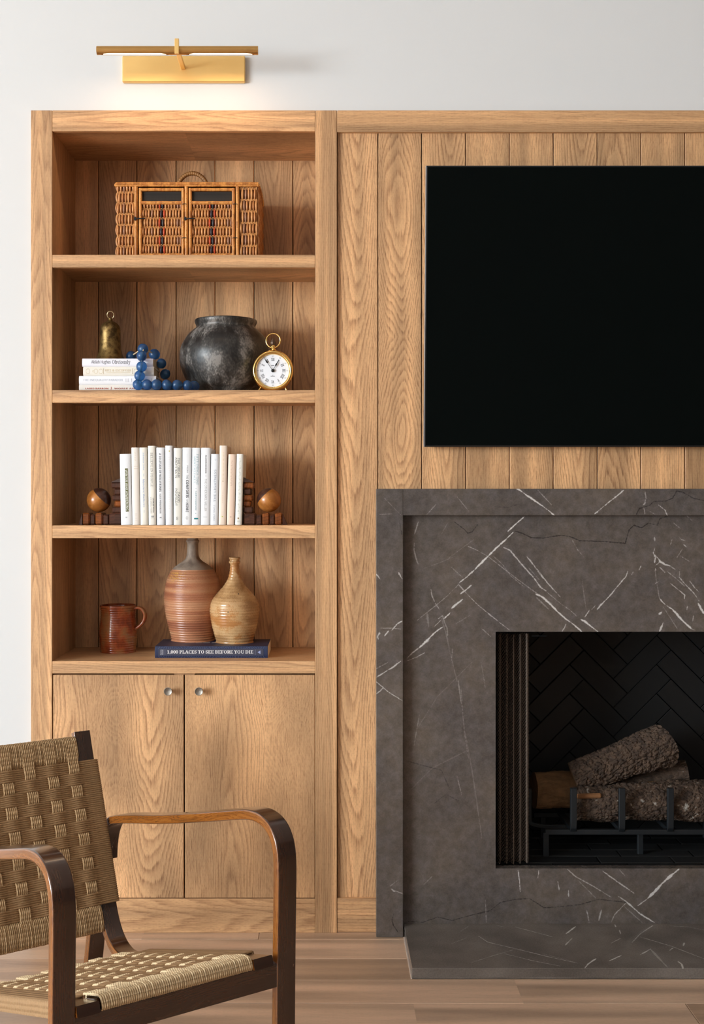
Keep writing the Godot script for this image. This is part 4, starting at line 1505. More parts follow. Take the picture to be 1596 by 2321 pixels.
# vertical strands woven over pairs of thin rods, on a rectangle facing +z (local); one mesh for one panel
func wicker_panel(x0: float, x1: float, y0: float, y1: float, rowp: float, accent := 9.0) -> Geo:
	var g := Geo.new()
	var n := int((x1 - x0) / 0.0046)
	var p := (x1 - x0) / n
	for k in n:
		var x := x0 + (k + 0.5) * p
		var path := []
		var radii := []
		var steps := int((y1 - y0) / rowp * 8.0)
		for s in steps + 1:
			var y := lerpf(y0, y1, float(s) / steps)
			var ph := (y - y0) / rowp * PI + (PI if k % 2 else 0.0)
			path.append(Vector3(x + 0.0005 * sin(ph * 0.5 + k), y, 0.0030 * sin(ph)))
			radii.append(p * (0.30 + 0.46 * maxf(0.0, sin(ph))))
		var tone := rng.randf()
		g.col = Color(0.44, 0.16, 0.045).lerp(Color(0.68, 0.33, 0.12), tone)
		if tone > 0.9:
			g.col = Color(0.33, 0.16, 0.09)
		if accent < 5.0:
			var d := absf(x - accent) / p
			if d < 0.6:
				g.col = Color(0.03, 0.03, 0.035)
			elif d < 1.7:
				g.col = Color(0.5, 0.06, 0.015)
		g.tube(path, radii, 6, true)
	g.col = Color(0.56, 0.26, 0.08)
	var rows := int((y1 - y0) / rowp)
	for r in rows + 1:
		for q in [-0.0018, 0.0018]:
			var y: float = y0 + (r + 0.0) * rowp + q
			if y < y0 or y > y1:
				continue
			g.tube([Vector3(x0, y, 0), Vector3((x0 + x1) / 2, y, 0), Vector3(x1, y, 0)], 0.0014, 6)
	return g


func build_basket() -> void:
	var z := -0.05
	var base := at(0, 577.5, 0).y
	var c := at(424.5, 0, z)
	var o := thing("wicker_basket", "wicker pet carrier basket with two caged doors on top shelf", "basket", Vector3(c.x, base, z))
	var cane := textured(patch_texture(128, 128, [rgb8(150, 88, 34), rgb8(206, 138, 66), rgb8(214, 150, 78), rgb8(176, 104, 44)], 60, 0.03, 4.0, rgb8(70, 38, 18), 26.0), 0.4)
	cane.uv1_triplanar = true
	cane.uv1_scale = Vector3(9, 9, 9)
	var wick := flat(Color.WHITE, 0.42)
	wick.vertex_color_use_as_albedo = true
	var hw := 0.2155
	var h := 0.229
	var dep := 0.255
	var inner := flat(rgb8(92, 50, 24), 0.9)
	boxpart(Vector3(0, h / 2 - 0.004, -dep / 2 - 0.004), Vector3(hw * 2 - 0.014, h - 0.014, dep - 0.016), "lining", inner, o, 0.002)
	# pixel helper on the front face
	var X := func(px: float) -> float: return at(px, 0, z).x - c.x
	var Y := func(py: float) -> float: return at(0, py, z).y - base
	var y0 := 0.003
	var y1: float = Y.call(424.0)
	part(wicker_panel(X.call(266), X.call(304), y0, y1, 0.033), "wicker_panel", wick, o, Vector3(0, 0, 0), "", true)
	part(wicker_panel(X.call(545), X.call(583), y0, y1, 0.035), "wicker_panel", wick, o, Vector3.ZERO, "", true)
	# sides and back
	for s in [-1, 1]:
		var g := wicker_panel(-dep + 0.004, -0.004, y0, y1, 0.034)
		g.xform(Transform3D(Basis(Vector3.UP, -PI / 2 if s < 0 else PI / 2), Vector3(s * hw, 0, 0 if s > 0 else 0)))
		if s > 0:
			g = wicker_panel(0.004, dep - 0.004, y0, y1, 0.034)
			g.xform(Transform3D(Basis(Vector3.UP, PI / 2), Vector3(hw, 0, 0)))
		part(g, "wicker_panel", wick, o, Vector3.ZERO, "", true)
	var bk := wicker_panel(-hw, hw, y0, y1, 0.034)
	part(bk, "wicker_panel", wick, o, Vector3(0, 0, -dep), "", true)
	# posts and doors
	for px in [309.0, 423.0, 539.0]:
		rod_part(Vector3(X.call(px), 0.002, 0.004), Vector3(X.call(px), Y.call(424.0), 0.004), 0.0058, "post", cane, o)
	rod_part(Vector3(-hw, 0.004, 0.0), Vector3(hw, 0.004, 0.0), 0.004, "base_rod", cane, o)
	for k in 2:
		var xa: float = X.call([317.0, 430.0][k])
		var xb: float = X.call([417.5, 532.0][k])
		var d := Node3D.new()
		d.name = "door"
		o.add_child(d, true)
		var zz := 0.005
		var yt: float = Y.call(431.0)
		var yb := 0.008
		rod_part(Vector3(xa + 0.003, yb - 0.004, zz), Vector3(xa + 0.003, yt + 0.004, zz), 0.005, "frame_rod", cane, d)
		rod_part(Vector3(xb - 0.003, yb - 0.004, zz), Vector3(xb - 0.003, yt + 0.004, zz), 0.005, "frame_rod", cane, d)
		rod_part(Vector3(xa, yt, zz), Vector3(xb, yt, zz), 0.005, "frame_rod", cane, d)
		rod_part(Vector3(xa, yb, zz), Vector3(xb, yb, zz), 0.005, "frame_rod", cane, d)
		rod_part(Vector3(xa + 0.006, Y.call(461.0), zz), Vector3(xb - 0.006, Y.call(461.0), zz), 0.0055, "cross_rod", cane, d)
		var ym: float = (Y.call(436.0) + Y.call(458.0)) / 2
		# fine black mesh window: crossed wires on a dark cloth
		var net := Geo.new()
		var ya: float = Y.call(457.0)
		var yb2: float = Y.call(436.0)
		for q in 34:
			var x := lerpf(xa + 0.008, xb - 0.008, q / 33.0)
			net.box(Vector3(x, ym, 0.0), Vector3(0.0012, yb2 - ya, 0.0012), 0.0)
		for q in 9:
			net.box(Vector3((xa + xb) / 2, lerpf(ya, yb2, q / 8.0), 0.0), Vector3(xb - xa - 0.014, 0.0012, 0.0012), 0.0)
		part(net, "mesh_window", flat(rgb8(62, 54, 48), 0.6), d, Vector3.ZERO, "", true)
		boxpart(Vector3((xa + xb) / 2, ym, -0.002), Vector3(xb - xa - 0.012, yb2 - ya, 0.002), "mesh_backing", flat(rgb8(30, 26, 24), 0.8), d, 0.0)
		part(wicker_panel(xa + 0.008, xb - 0.008, 0.012, Y.call(464.0), 0.0275, (xa + xb) / 2), "wicker_panel", wick, d, Vector3.ZERO, "", true)
		# latch on the left, wire loops on the right
		var lt := Geo.new()
		var yl: float = Y.call(497.5)
		lt.tube(smooth([Vector3(xa - 0.013, yl + 0.005, zz + 0.007), Vector3(xa - 0.014, yl - 0.004, zz + 0.007), Vector3(xa - 0.004, yl, zz + 0.008), Vector3(xa + 0.006, yl, zz + 0.007), Vector3(xa + 0.017, yl + 0.001, zz + 0.004)], 4), 0.0017, 6)
		lt.box(Vector3(xa - 0.012, yl, zz + 0.006), Vector3(0.006, 0.011, 0.003), 0.001)
		part(lt, "latch", M.iron, d)
		for py in [464.5, 541.0]:
			var lp := Geo.new()
			var yy: float = Y.call(py)
			lp.tube([Vector3(xb - 0.006, yy, zz + 0.0052), Vector3(xb + 0.002, yy + 0.001, zz + 0.0062), Vector3(xb + 0.009, yy, zz + 0.0052)], 0.0011, 6)
			part(lp, "hinge_wire", M.iron, d)
	# lid with a cane rim
	var lid := Node3D.new()
	lid.name = "lid"
	o.add_child(lid, true)
	var ly: float = Y.call(419.5)
	boxpart(Vector3(0, ly + 0.004, -dep / 2), Vector3(hw * 2 + 0.004, 0.01, dep + 0.006), "lid_top", cane, lid, 0.003)
	rod_part(Vector3(-hw - 0.003, ly + 0.0035, 0.003), Vector3(hw + 0.003, ly + 0.0035, 0.003), 0.0042, "rim_rod", cane, lid)
	rod_part(Vector3(-hw - 0.003, ly - 0.0025, 0.003), Vector3(hw + 0.003, ly - 0.0025, 0.003), 0.0036, "rim_rod", cane, lid)
	for s in [-1, 1]:
		rod_part(Vector3(s * (hw + 0.003), ly, 0.003), Vector3(s * (hw + 0.003), ly, -dep - 0.003), 0.005, "rim_rod", cane, lid)
	# the strap hanging at the right side
	var st := Geo.new()
	st.tube(smooth([Vector3(hw + 0.006, ly, -0.03), Vector3(hw + 0.011, ly - 0.02, -0.04), Vector3(hw + 0.015, ly - 0.045, -0.05), Vector3(hw + 0.013, ly - 0.052, -0.052)], 4), 0.003, 6)
	part(st, "strap", cane, o)
	# wrapped handle
	var hg := Geo.new()
	var pts := []
	var rd := []
	for k in 73:
		var a := PI * k / 72.0
		pts.append(Vector3(-cos(a) * 0.05 + 0.004, ly + 0.004 + sin(a) * 0.062, -dep * 0.42))
		rd.append(0.0068 + 0.0009 * sin(k * 2.0))
	hg.tube(pts, rd, 10)
	part(hg, "handle", textured(patch_texture(64, 64, [rgb8(120, 78, 38), rgb8(168, 118, 64), rgb8(140, 94, 48)], 66, 0.06), 0.5), lid)
# ------------------------------------------------------------------ lettering and books

func lettering(parent: Node3D, s: String, font_name: String, where: Vector3, length: float, height: float, color: Color, turn := -PI / 2, bold := false, italic := false) -> void:
	var f := SystemFont.new()
	f.font_names = PackedStringArray([font_name])
	f.font_weight = 700 if bold else 400
	f.font_italic = italic
	var t := TextMesh.new()
	t.text = s
	t.font = f
	t.font_size = 32
	t.pixel_size = 0.001
	t.depth = 0.0006
	t.curve_step = 2.0
	var bb := t.get_aabb()
	var o := MeshInstance3D.new()
	o.name = "lettering"
	o.mesh = t
	var key := "ink_" + color.to_html()
	if not M.has(key):
		M[key] = flat(color, 0.6)
	o.material_override = M[key]
	var sx := length / maxf(bb.size.x, 0.0001)
	var sy := height / maxf(bb.size.y, 0.0001)
	var b := Basis(Vector3.BACK, turn) * Basis.from_scale(Vector3(sx, sy, 0.35))
	var mid := bb.position + bb.size / 2
	o.transform = Transform3D(b, where - b * Vector3(mid.x, mid.y, 0))
	parent.add_child(o, true)


func mark(parent: Node3D, where: Vector3, size: Vector2, color: Color, called := "printed_mark") -> void:
	var key := "ink_" + color.to_html()
	if not M.has(key):
		M[key] = flat(color, 0.6)
	boxpart(where, Vector3(size.x, size.y, 0.0003), called, M[key], parent, 0.0)


# a hardback: spine towards +z at z = 0, standing on y = 0, thickness along x
func make_book(o: Node3D, th: float, hi: float, dp: float, cover: Material, pages: Material, soft := false) -> void:
	var g := Geo.new()
	var b := 0.0022
	var over := 0.0 if soft else 0.003
	if soft:
		b = 0.0006
	for s in [-1, 1]:
		g.box(Vector3(s * (th / 2 - b / 2), hi / 2, -dp / 2 - 0.002), Vector3(b, hi, dp - 0.004), 0.0005)
	# gently rounded spine
	var rows := []
	for y in [0.0, 0.0008, hi - 0.0008, hi]:
		var row := PackedVector3Array()
		var inset := 0.0006 if y < 0.0004 or y > hi - 0.0004 else 0.0
		for k in 13:
			var a := lerpf(-1.0, 1.0, k / 12.0)
			row.append(Vector3(a * (th / 2 - inset), y, -0.0035 * pow(absf(a), 3.0) - inset))
		rows.append(row)
	g.grid(rows, false, true)
	for y in [0.0, hi]:
		var p := []
		for k in 13:
			p.append(Vector3(rows[0][k].x, y, rows[0][k].z))
		p.append(Vector3(th / 2, y, -0.006))
		p.append(Vector3(-th / 2, y, -0.006))
		g.face(p, Vector3(0, 1 if y > 0 else -1, 0))
	part(g, "cover", cover, o)
	var pg := Geo.new()
	pg.box(Vector3(0, hi / 2, -0.006 - (dp - 0.006 - over) / 2), Vector3(th - 2 * b - 0.0002, hi - 2 * over, dp - 0.006 - over), 0.0)
	part(pg, "pages", pages, o)


func build_standing_books() -> void:
	var z := -0.06
	var base := at(0, 1191, 0).y
	var pages := flat(rgb8(226, 210, 184), 0.9)
	var W := rgb8(240, 240, 242)
	var C := rgb8(240, 234, 222)
	var I := rgb8(234, 230, 220)
	var P := rgb8(240, 220, 202)
	var Q := rgb8(238, 210, 190)
	var N := rgb8(238, 228, 218)
	# [x0 top, x1 top, x0 foot, x1 foot, y top, colour, label]
	var list := [
		[270.0, 296.5, 274.0, 299.0, 1029.0, W, "thick white book with an olive title strip, leftmost of the standing row"],
		[297.0, 314.7, 299.5, 317.0, 1014.5, N, "cream book with faint tan script beside the olive-striped book"],
		[315.3, 333.0, 318.0, 335.5, 1014.5, C, "ivory book with pale blue handwritten title in the standing row"],
		[334.0, 352.5, 336.5, 353.5, 1010.5, C, "tall ivory book with grey serif capitals BELIEVE IN PEOPLE"],
		[354.0, 372.0, 355.0, 373.5, 1014.5, W, "white book with bold dark title A SOLITUDE OF WOLVERINES"],
		[374.0, 390.5, 375.0, 391.5, 1010.0, W, "thin tall white book with faint yellow script in the standing row"],
		[393.0, 412.5, 393.0, 412.0, 1015.5, I, "ivory book with two-line spaced capitals THE DREAM ARCHITECTS"],
		[413.2, 434.2, 412.8, 433.5, 1014.5, W, "white book with heavy black title THE COMFORTS OF HOME"],
		[435.0, 454.6, 434.2, 453.2, 1015.0, W, "white book with teal lettering and a teal capsule mark"],
		[456.0, 477.0, 454.2, 475.4, 1015.0, W, "white book with black author name and outlined title letters"],
		[478.0, 496.6, 476.2, 494.0, 1029.0, rgb8(236, 238, 242), "shorter pale grey-white book titled THE LIGHTNESS"],
		[497.6, 515.2, 495.0, 512.5, 1010.0, P, "tall peach book standing third from the right"],
		[517.5, 535.0, 513.8, 531.2, 1029.5, Q, "short blush pink book second from the right of the row"],
		[536.5, 552.0, 532.0, 549.0, 1029.0, rgb8(240, 236, 226), "short ivory book with grey handwritten title, rightmost of the row"]]
	var books := []
	for k in list.size():
		var b: Array = list[k]
		var d := CZ - z
		var xf: float = (b[2] + b[3]) / 2
		var xt: float = (b[0] + b[1]) / 2
		var foot := at(xf, 1191, z)
		var hi := at(0, b[4], z).y - base
		var th: float = minf(b[3] - b[2], b[1] - b[0]) * d / FX - 0.0006
		var lean := -atan2((xt - xf) * d / FX, hi)
		var o := thing("book", b[6], "book", Vector3(foot.x, base + absf(sin(lean)) * th * 0.5, z), "white books between the bookends")
		o.rotation.z = lean
		make_book(o, th, hi, [0.155, 0.14, 0.15, 0.15, 0.15, 0.14, 0.15, 0.15, 0.14, 0.15, 0.14, 0.15, 0.14, 0.14][k], flat(b[5], 0.5), pages)
		books.append([o, hi, th])
	var d := (CZ - z) / FX
	# y of a pixel row in a book's own frame
	var Y := func(py: float) -> float: return (1190.0 - py) * d
	var ink := rgb8(52, 52, 56)
	var front := 0.0002
	var o: Node3D
	o = books[0][0]
	mark(o, Vector3(0.0035, Y.call(1111), front), Vector2(0.0088, 98 * d), rgb8(96, 96, 48), "title_strip")
	lettering(o, "WINTER WAR AWAKENING", "Droid Sans", Vector3(0.0035, Y.call(1111), front + 0.0003), 92 * d, 0.0068, rgb8(244, 244, 238))
	lettering(o, "nr", "Droid Sans", Vector3(0.001, Y.call(1173), front), 0.006, 0.003, ink, 0.0)
	o = books[1][0]
	for q in [1026, 1029, 1033, 1037, 1041, 1044]:
		mark(o, Vector3(0.001 + 0.0012 * sin(q * 1.7), Y.call(q), front), Vector2(0.0035, 0.0006), rgb8(206, 176, 140))
	for q in [1057, 1062.5]:
		mark(o, Vector3(0.002, Y.call(q), front), Vector2(0.012, 0.0012), rgb8(214, 190, 164))
	for q in [1165, 1168, 1172, 1175, 1179]:
		mark(o, Vector3(0.001, Y.call(q), front), Vector2(0.007, 0.0007), rgb8(200, 186, 176))
	o = books[2][0]
	lettering(o, "Johanna Gohn", "Droid Serif", Vector3(0.0005, Y.call(1046), front), 40 * d, 0.0055, rgb8(150, 178, 214), -PI / 2, false, true)
	mark(o, Vector3(0.0005, Y.call(1077), front), Vector2(0.0009, 0.008), rgb8(160, 180, 205))
	lettering(o, "Mancient Madiorro", "Droid Sans", Vector3(0.0005, Y.call(1118), front), 63 * d, 0.0058, rgb8(120, 150, 198), -PI / 2, false, true)
	mark(o, Vector3(0.0005, Y.call(1159), front), Vector2(0.0009, 0.008), rgb8(160, 180, 205))
	o = books[3][0]
	lettering(o, "BELIEVE IN PEOPLE", "Droid Serif", Vector3(0.0, Y.call(1064.5), front), 77 * d, 0.0068, rgb8(140, 136, 132))
	lettering(o, "CHARLES KOCH", "Droid Sans", Vector3(0.0042, Y.call(1145), front), 33 * d, 0.0034, rgb8(70, 70, 72), -PI / 2, true)
	lettering(o, "with BRIAN HOOKS", "Droid Sans", Vector3(-0.003, Y.call(1145), front), 37 * d, 0.0032, rgb8(120, 118, 116))
	for s in [-1, 1]:
		for q in [-1, 1]:
			mark(o, Vector3(0.0015 + s * 0.0018, Y.call(1171) + q * 0.0014, front), Vector2(0.0024, 0.002), rgb8(48, 66, 90))
	mark(o, Vector3(0.0015, Y.call(1176), front), Vector2(0.012, 0.0006), rgb8(170, 166, 160))
	o = books[4][0]
	lettering(o, "A SOLITUDE OF WOLVERINES", "Droid Sans", Vector3(-0.0005, Y.call(1071), front), 87 * d, 0.0062, ink, -PI / 2, true)
	lettering(o, "ALICE HENDERSON", "Droid Sans", Vector3(-0.0005, Y.call(1141), front), 45 * d, 0.0052, rgb8(92, 92, 98), -PI / 2, true)
	mark(o, Vector3(0, Y.call(1173), front), Vector2(0.006, 0.002), rgb8(120, 120, 124))
	mark(o, Vector3(0, Y.call(1176), front), Vector2(0.011, 0.0006), rgb8(150, 150, 154))
	o = books[5][0]
	mark(o, Vector3(0.002, Y.call(1022.5), front), Vector2(0.003, 0.004), rgb8(206, 190, 110))
	for q in 24:
		mark(o, Vector3(0.001 + 0.0008 * sin(q * 2.3), Y.call(1037 + q * 5.0), front), Vector2(0.0028, 0.0007), rgb8(226, 216, 196))
	o = books[6][0]
	lettering(o, "THE DREAM", "Droid Sans", Vector3(0.0035, Y.call(1060), front), 44 * d, 0.0062, ink, -PI / 2)
	lettering(o, "ARCHITECTS", "Droid Sans", Vector3(-0.0045, Y.call(1060), front), 47 * d, 0.0062, ink, -PI / 2)
	lettering(o, "DAVID", "Droid Sans", Vector3(0.0035, Y.call(1127), front), 23 * d, 0.0062, ink, -PI / 2)
	lettering(o, "POLFELDT", "Droid Sans", Vector3(-0.0045, Y.call(1127), front), 39 * d, 0.0062, ink, -PI / 2)
	lettering(o, "8", "Droid Sans", Vector3(-0.001, Y.call(1175), front), 0.006, 0.0095, rgb8(110, 108, 104), 0.0)
	o = books[7][0]
	lettering(o, "PRIM", "Droid Sans", Vector3(0.002, Y.call(1063), front), 16 * d, 0.004, rgb8(130, 130, 134))
	for q in 7:
		mark(o, Vector3(0.001, Y.call(1030 + q * 3.0), front), Vector2(0.002, 0.0007), rgb8(190, 190, 194))
	lettering(o, "THE", "Droid Sans", Vector3(0.0015, Y.call(1081), front), 9 * d, 0.0058, rgb8(92, 92, 96), -PI / 2)
	lettering(o, "COMFORTS", "Droid Sans", Vector3(0.0015, Y.call(1108), front), 40 * d, 0.0078, rgb8(40, 40, 44), -PI / 2, true)
	lettering(o, "OF", "Droid Sans", Vector3(0.0015, Y.call(1135), front), 6 * d, 0.0055, rgb8(92, 92, 96), -PI / 2)
	lettering(o, "HOME", "Droid Sans", Vector3(0.0015, Y.call(1150), front), 21 * d, 0.0078, rgb8(40, 40, 44), -PI / 2, true)
	lettering(o, "O", "Droid Sans", Vector3(0.001, Y.call(1174), front), 0.0062, 0.009, rgb8(150, 150, 152), 0.0)
	o = books[8][0]
	lettering(o, "FIFTY THINGS THAT", "Droid Serif", Vector3(0.0042, Y.call(1064), front), 70 * d, 0.0055, rgb8(120, 150, 158))
	lettering(o, "AREN'T MY FAULT", "Droid Serif", Vector3(-0.0045, Y.call(1064), front), 62 * d, 0.005, rgb8(150, 188, 196))
	lettering(o, "Cathy Guisewite", "Droid Serif", Vector3(0.0, Y.call(1135), front), 44 * d, 0.006, rgb8(72, 128, 138), -PI / 2, false, true)
	mark(o, Vector3(0, Y.call(1107), front), Vector2(0.0018, 0.0018), rgb8(130, 160, 166))
	mark(o, Vector3(0, Y.call(1164), front), Vector2(0.0018, 0.0018), rgb8(130, 160, 166))
	mark(o, Vector3(0.001, Y.call(1175.5), front), Vector2(0.0125, 0.0048), rgb8(34, 128, 134))
	o = books[9][0]
	lettering(o, "ALLISON DICKSON", "Droid Sans", Vector3(0.001, Y.call(1052), front), 41 * d, 0.0044, rgb8(70, 62, 62), -PI / 2, true)
	mark(o, Vector3(0.001, Y.call(1079), front), Vector2(0.0016, 0.0016), rgb8(60, 60, 60))
	lettering(o, "THE OTHER MRS. MILLER", "Droid Sans", Vector3(0.001, Y.call(1122), front), 73 * d, 0.0068, rgb8(158, 154, 150))
	mark(o, Vector3(0, Y.call(1172), front), Vector2(0.013, 0.0008), rgb8(150, 150, 152))
	o = books[10][0]
	lettering(o, "THE LIGHTNESS", "Droid Sans", Vector3(0.0015, Y.call(1101), front), 73 * d, 0.0066, rgb8(146, 152, 164), PI / 2)
	lettering(o, "EMILY TEMPLE", "Droid Sans", Vector3(0.0, Y.call(1162), front), 35 * d, 0.0048, rgb8(168, 172, 182), PI / 2)
	mark(o, Vector3(0.002, Y.call(1041), front), Vector2(0.006, 0.0008), rgb8(190, 196, 206))
	mark(o, Vector3(0.002, Y.call(1044), front), Vector2(0.004, 0.0008), rgb8(190, 196, 206))
	o = books[11][0]
	for q in 22:
		mark(o, Vector3(0.001, Y.call(1026 + q * 3.1), front), Vector2(0.0042, 0.0009), rgb8(216, 190, 140))
	lettering(o, "A", "Droid Serif", Vector3(0.001, Y.call(1091), front), 0.004, 0.0042, rgb8(150, 128, 96))
	for q in 12:
		mark(o, Vector3(0.0, Y.call(1113 + q * 2.4), front), Vector2(0.003, 0.0007), rgb8(214, 190, 160))
	mark(o, Vector3(0.0, Y.call(1171), front), Vector2(0.004, 0.003), rgb8(196, 196, 96))
	o = books[12][0]
	for q in 26:
		mark(o, Vector3(0.0012 * sin(q * 1.9), Y.call(1043 + q * 2.3), front), Vector2(0.003 + 0.002 * absf(sin(q * 0.9)), 0.0008), rgb8(190, 160, 136))
	mark(o, Vector3(0.0, Y.call(1172), front), Vector2(0.005, 0.0012), rgb8(70, 60, 54))
	o = books[13][0]
	for q in 40:
		mark(o, Vector3(0.0014 * sin(q * 1.3), Y.call(1040 + q * 3.15), front), Vector2(0.0028 + 0.0025 * absf(sin(q * 0.7)), 0.0008), rgb8(156, 156, 152))
	mark(o, Vector3(-0.001, Y.call(1175), front), Vector2(0.0045, 0.0045), rgb8(150, 120, 84))
	mark(o, Vector3(0.0, Y.call(1181), front), Vector2(0.009, 0.0007), rgb8(120, 116, 110))
	mark(o, Vector3(0.0, Y.call(1183), front), Vector2(0.009, 0.0007), rgb8(120, 116, 110))
	build_bookend(true)
	build_bookend(false)


func build_bookend(left: bool) -> void:
	var z := -0.07
	var base := at(0, 1191, 0).y
	var s := -1.0 if left else 1.0
	var corner := at(275.0 if left else 551.5, 0, z)
	var label := "ribbed dark wood bookend with a two-tone ball, left of the white books" if left else "ribbed dark wood bookend with a two-tone ball, right of the white books"
	var o := thing("bookend", label, "bookend", Vector3(corner.x, base, z))
	var dark := textured(wood_texture(64, 256, 0.06, 0.3, [{"x0": 0.0, "x1": 1.0, "cx": 0.1, "a": 500.0, "slope": 3.0, "amp": 1.0}], rgb8(84, 50, 36), rgb8(48, 28, 20), 500 if left else 510, 0.8), 0.3)
	var warm := textured(wood_texture(64, 256, 0.06, 0.3, [{"x0": 0.0, "x1": 1.0, "cx": 0.1, "a": 500.0, "slope": 3.0, "amp": 1.0}], rgb8(136, 74, 32), rgb8(86, 44, 20), 520 if left else 530, 0.8), 0.28)
	var px := (CZ - z) / FX
	var dz := 0.07
	# foot bar: bands along x from the corner outwards (pixels), [from, to, height]
	var foot := [[0.0, 28.0, 27.0, dark], [28.0, 43.0, 23.5, dark], [43.0, 59.0, 27.5, warm], [59.0, 72.0, 23.5, dark], [72.0, 89.0, 27.5, warm]]
	for b in foot:
		var w: float = (b[1] - b[0]) * px
		var h: float = b[2] * px
		var ins := 0.003 if b[2] < 25.0 else 0.0
		boxpart(Vector3(s * (b[0] + b[1]) / 2 * px, h / 2, -dz / 2), Vector3(w, h, dz - 2 * ins), "foot_band", b[3], o, 0.0045, 0, 0.06, 0.3)
	# sloping toe
	var toe := Geo.new()
	var x0 := s * 89.0 * px
	var x1 := s * 99.0 * px
	var ht := 25.0 * px
	toe.face([Vector3(x0, 0, 0), Vector3(x1, 0, -0.01), Vector3(x0, ht, 0)], Vector3(s * 0.4, 0.2, 1).normalized())
	toe.face([Vector3(x0, ht, 0), Vector3(x1, 0, -0.01), Vector3(x1, 0, -dz + 0.01), Vector3(x0, ht, -dz)], Vector3(s, 0.4, 0).normalized())
	toe.face([Vector3(x0, 0, -dz), Vector3(x1, 0, -dz + 0.01), Vector3(x0, ht, -dz)], Vector3(s * 0.4, 0.2, -1).normalized())
	part(toe, "toe", dark, o)
	# upright: bands going up, behind the first book
	var up := [[27.0, 41.0, 22.0, dark], [41.0, 55.0, 17.0, warm], [55.0, 68.0, 21.5, warm if not left else dark], [68.0, 83.0, 18.0, dark], [83.0, 97.0, 24.0, warm if not left else dark]]
	for b in up:
		var w: float = b[2] * px
		boxpart(Vector3(s * w / 2, (b[0] + b[1]) / 2 * px, -dz / 2 - 0.002), Vector3(w, (b[1] - b[0]) * px, dz - (0.008 if b[2] < 19.0 else 0.0)), "upright_band", b[3], o, 0.004, 1, 0.06, 0.3)
	var cap := Geo.new()
	var y0 := 97.0 * px
	var y1 := 108.0 * px
	var w := 24.0 * px
	cap.face([Vector3(0, y0, 0), Vector3(s * w, y0, 0), Vector3(0, y1, -0.012)], Vector3(s * 0.2, 0.3, 1).normalized())
	cap.face([Vector3(s * w, y0, 0), Vector3(s * w, y0, -dz), Vector3(0, y1, -dz + 0.012), Vector3(0, y1, -0.012)], Vector3(s, 1, 0).normalized())
	cap.face([Vector3(0, y0, -dz), Vector3(s * w, y0, -dz), Vector3(0, y1, -dz + 0.012)], Vector3(s * 0.2, 0.3, -1).normalized())
	part(cap, "peak", dark, o)
	# the ball: pale wood with a dark cap, one turned sphere
	var c := at(224.0 if left else 609.7, 1133.5, z - dz / 2 + 0.004)
	var r := 27.6 * (CZ - z) / FX
	var n := Vector3(0.62, 0.62, 0.05).normalized() if left else Vector3(-0.62, 0.62, -0.12).normalized()
	for k in 2:
		var g := Geo.new()
		var rows := []
		var lim := 0.36 if left else 0.42
		var e1 := n.cross(Vector3.BACK).normalized()
		var e2 := n.cross(e1)
		for j in 21:
			var cc: float = lerpf(1.0, lim, j / 20.0) if k == 0 else lerpf(lim, -1.0, j / 20.0)
			var sn := sqrt(maxf(0.0, 1.0 - cc * cc))
			var row := PackedVector3Array()
			for q in 41:
				var th := TAU * q / 40
				row.append((n * cc + (e1 * cos(th) + e2 * sin(th)) * sn) * r)
			rows.append(row)
		g.grid(rows, true, true, 1.0, 4.0)
		for q in g.v.size():
			g.n[q] = g.v[q].normalized()
		var gg := Geo.new()
		gg.v = g.v
		gg.n = g.n
		gg.t = g.t
		gg.c = g.c
		for q in range(0, g.i.size(), 3):
			gg.tri(g.i[q], g.i[q + 1], g.i[q + 2])
		part(gg, "dark_cap" if k == 0 else "ball", M.ball_dark if k == 0 else M.ball_pale, o, c - o.position)


# ------------------------------------------------------------------ second shelf

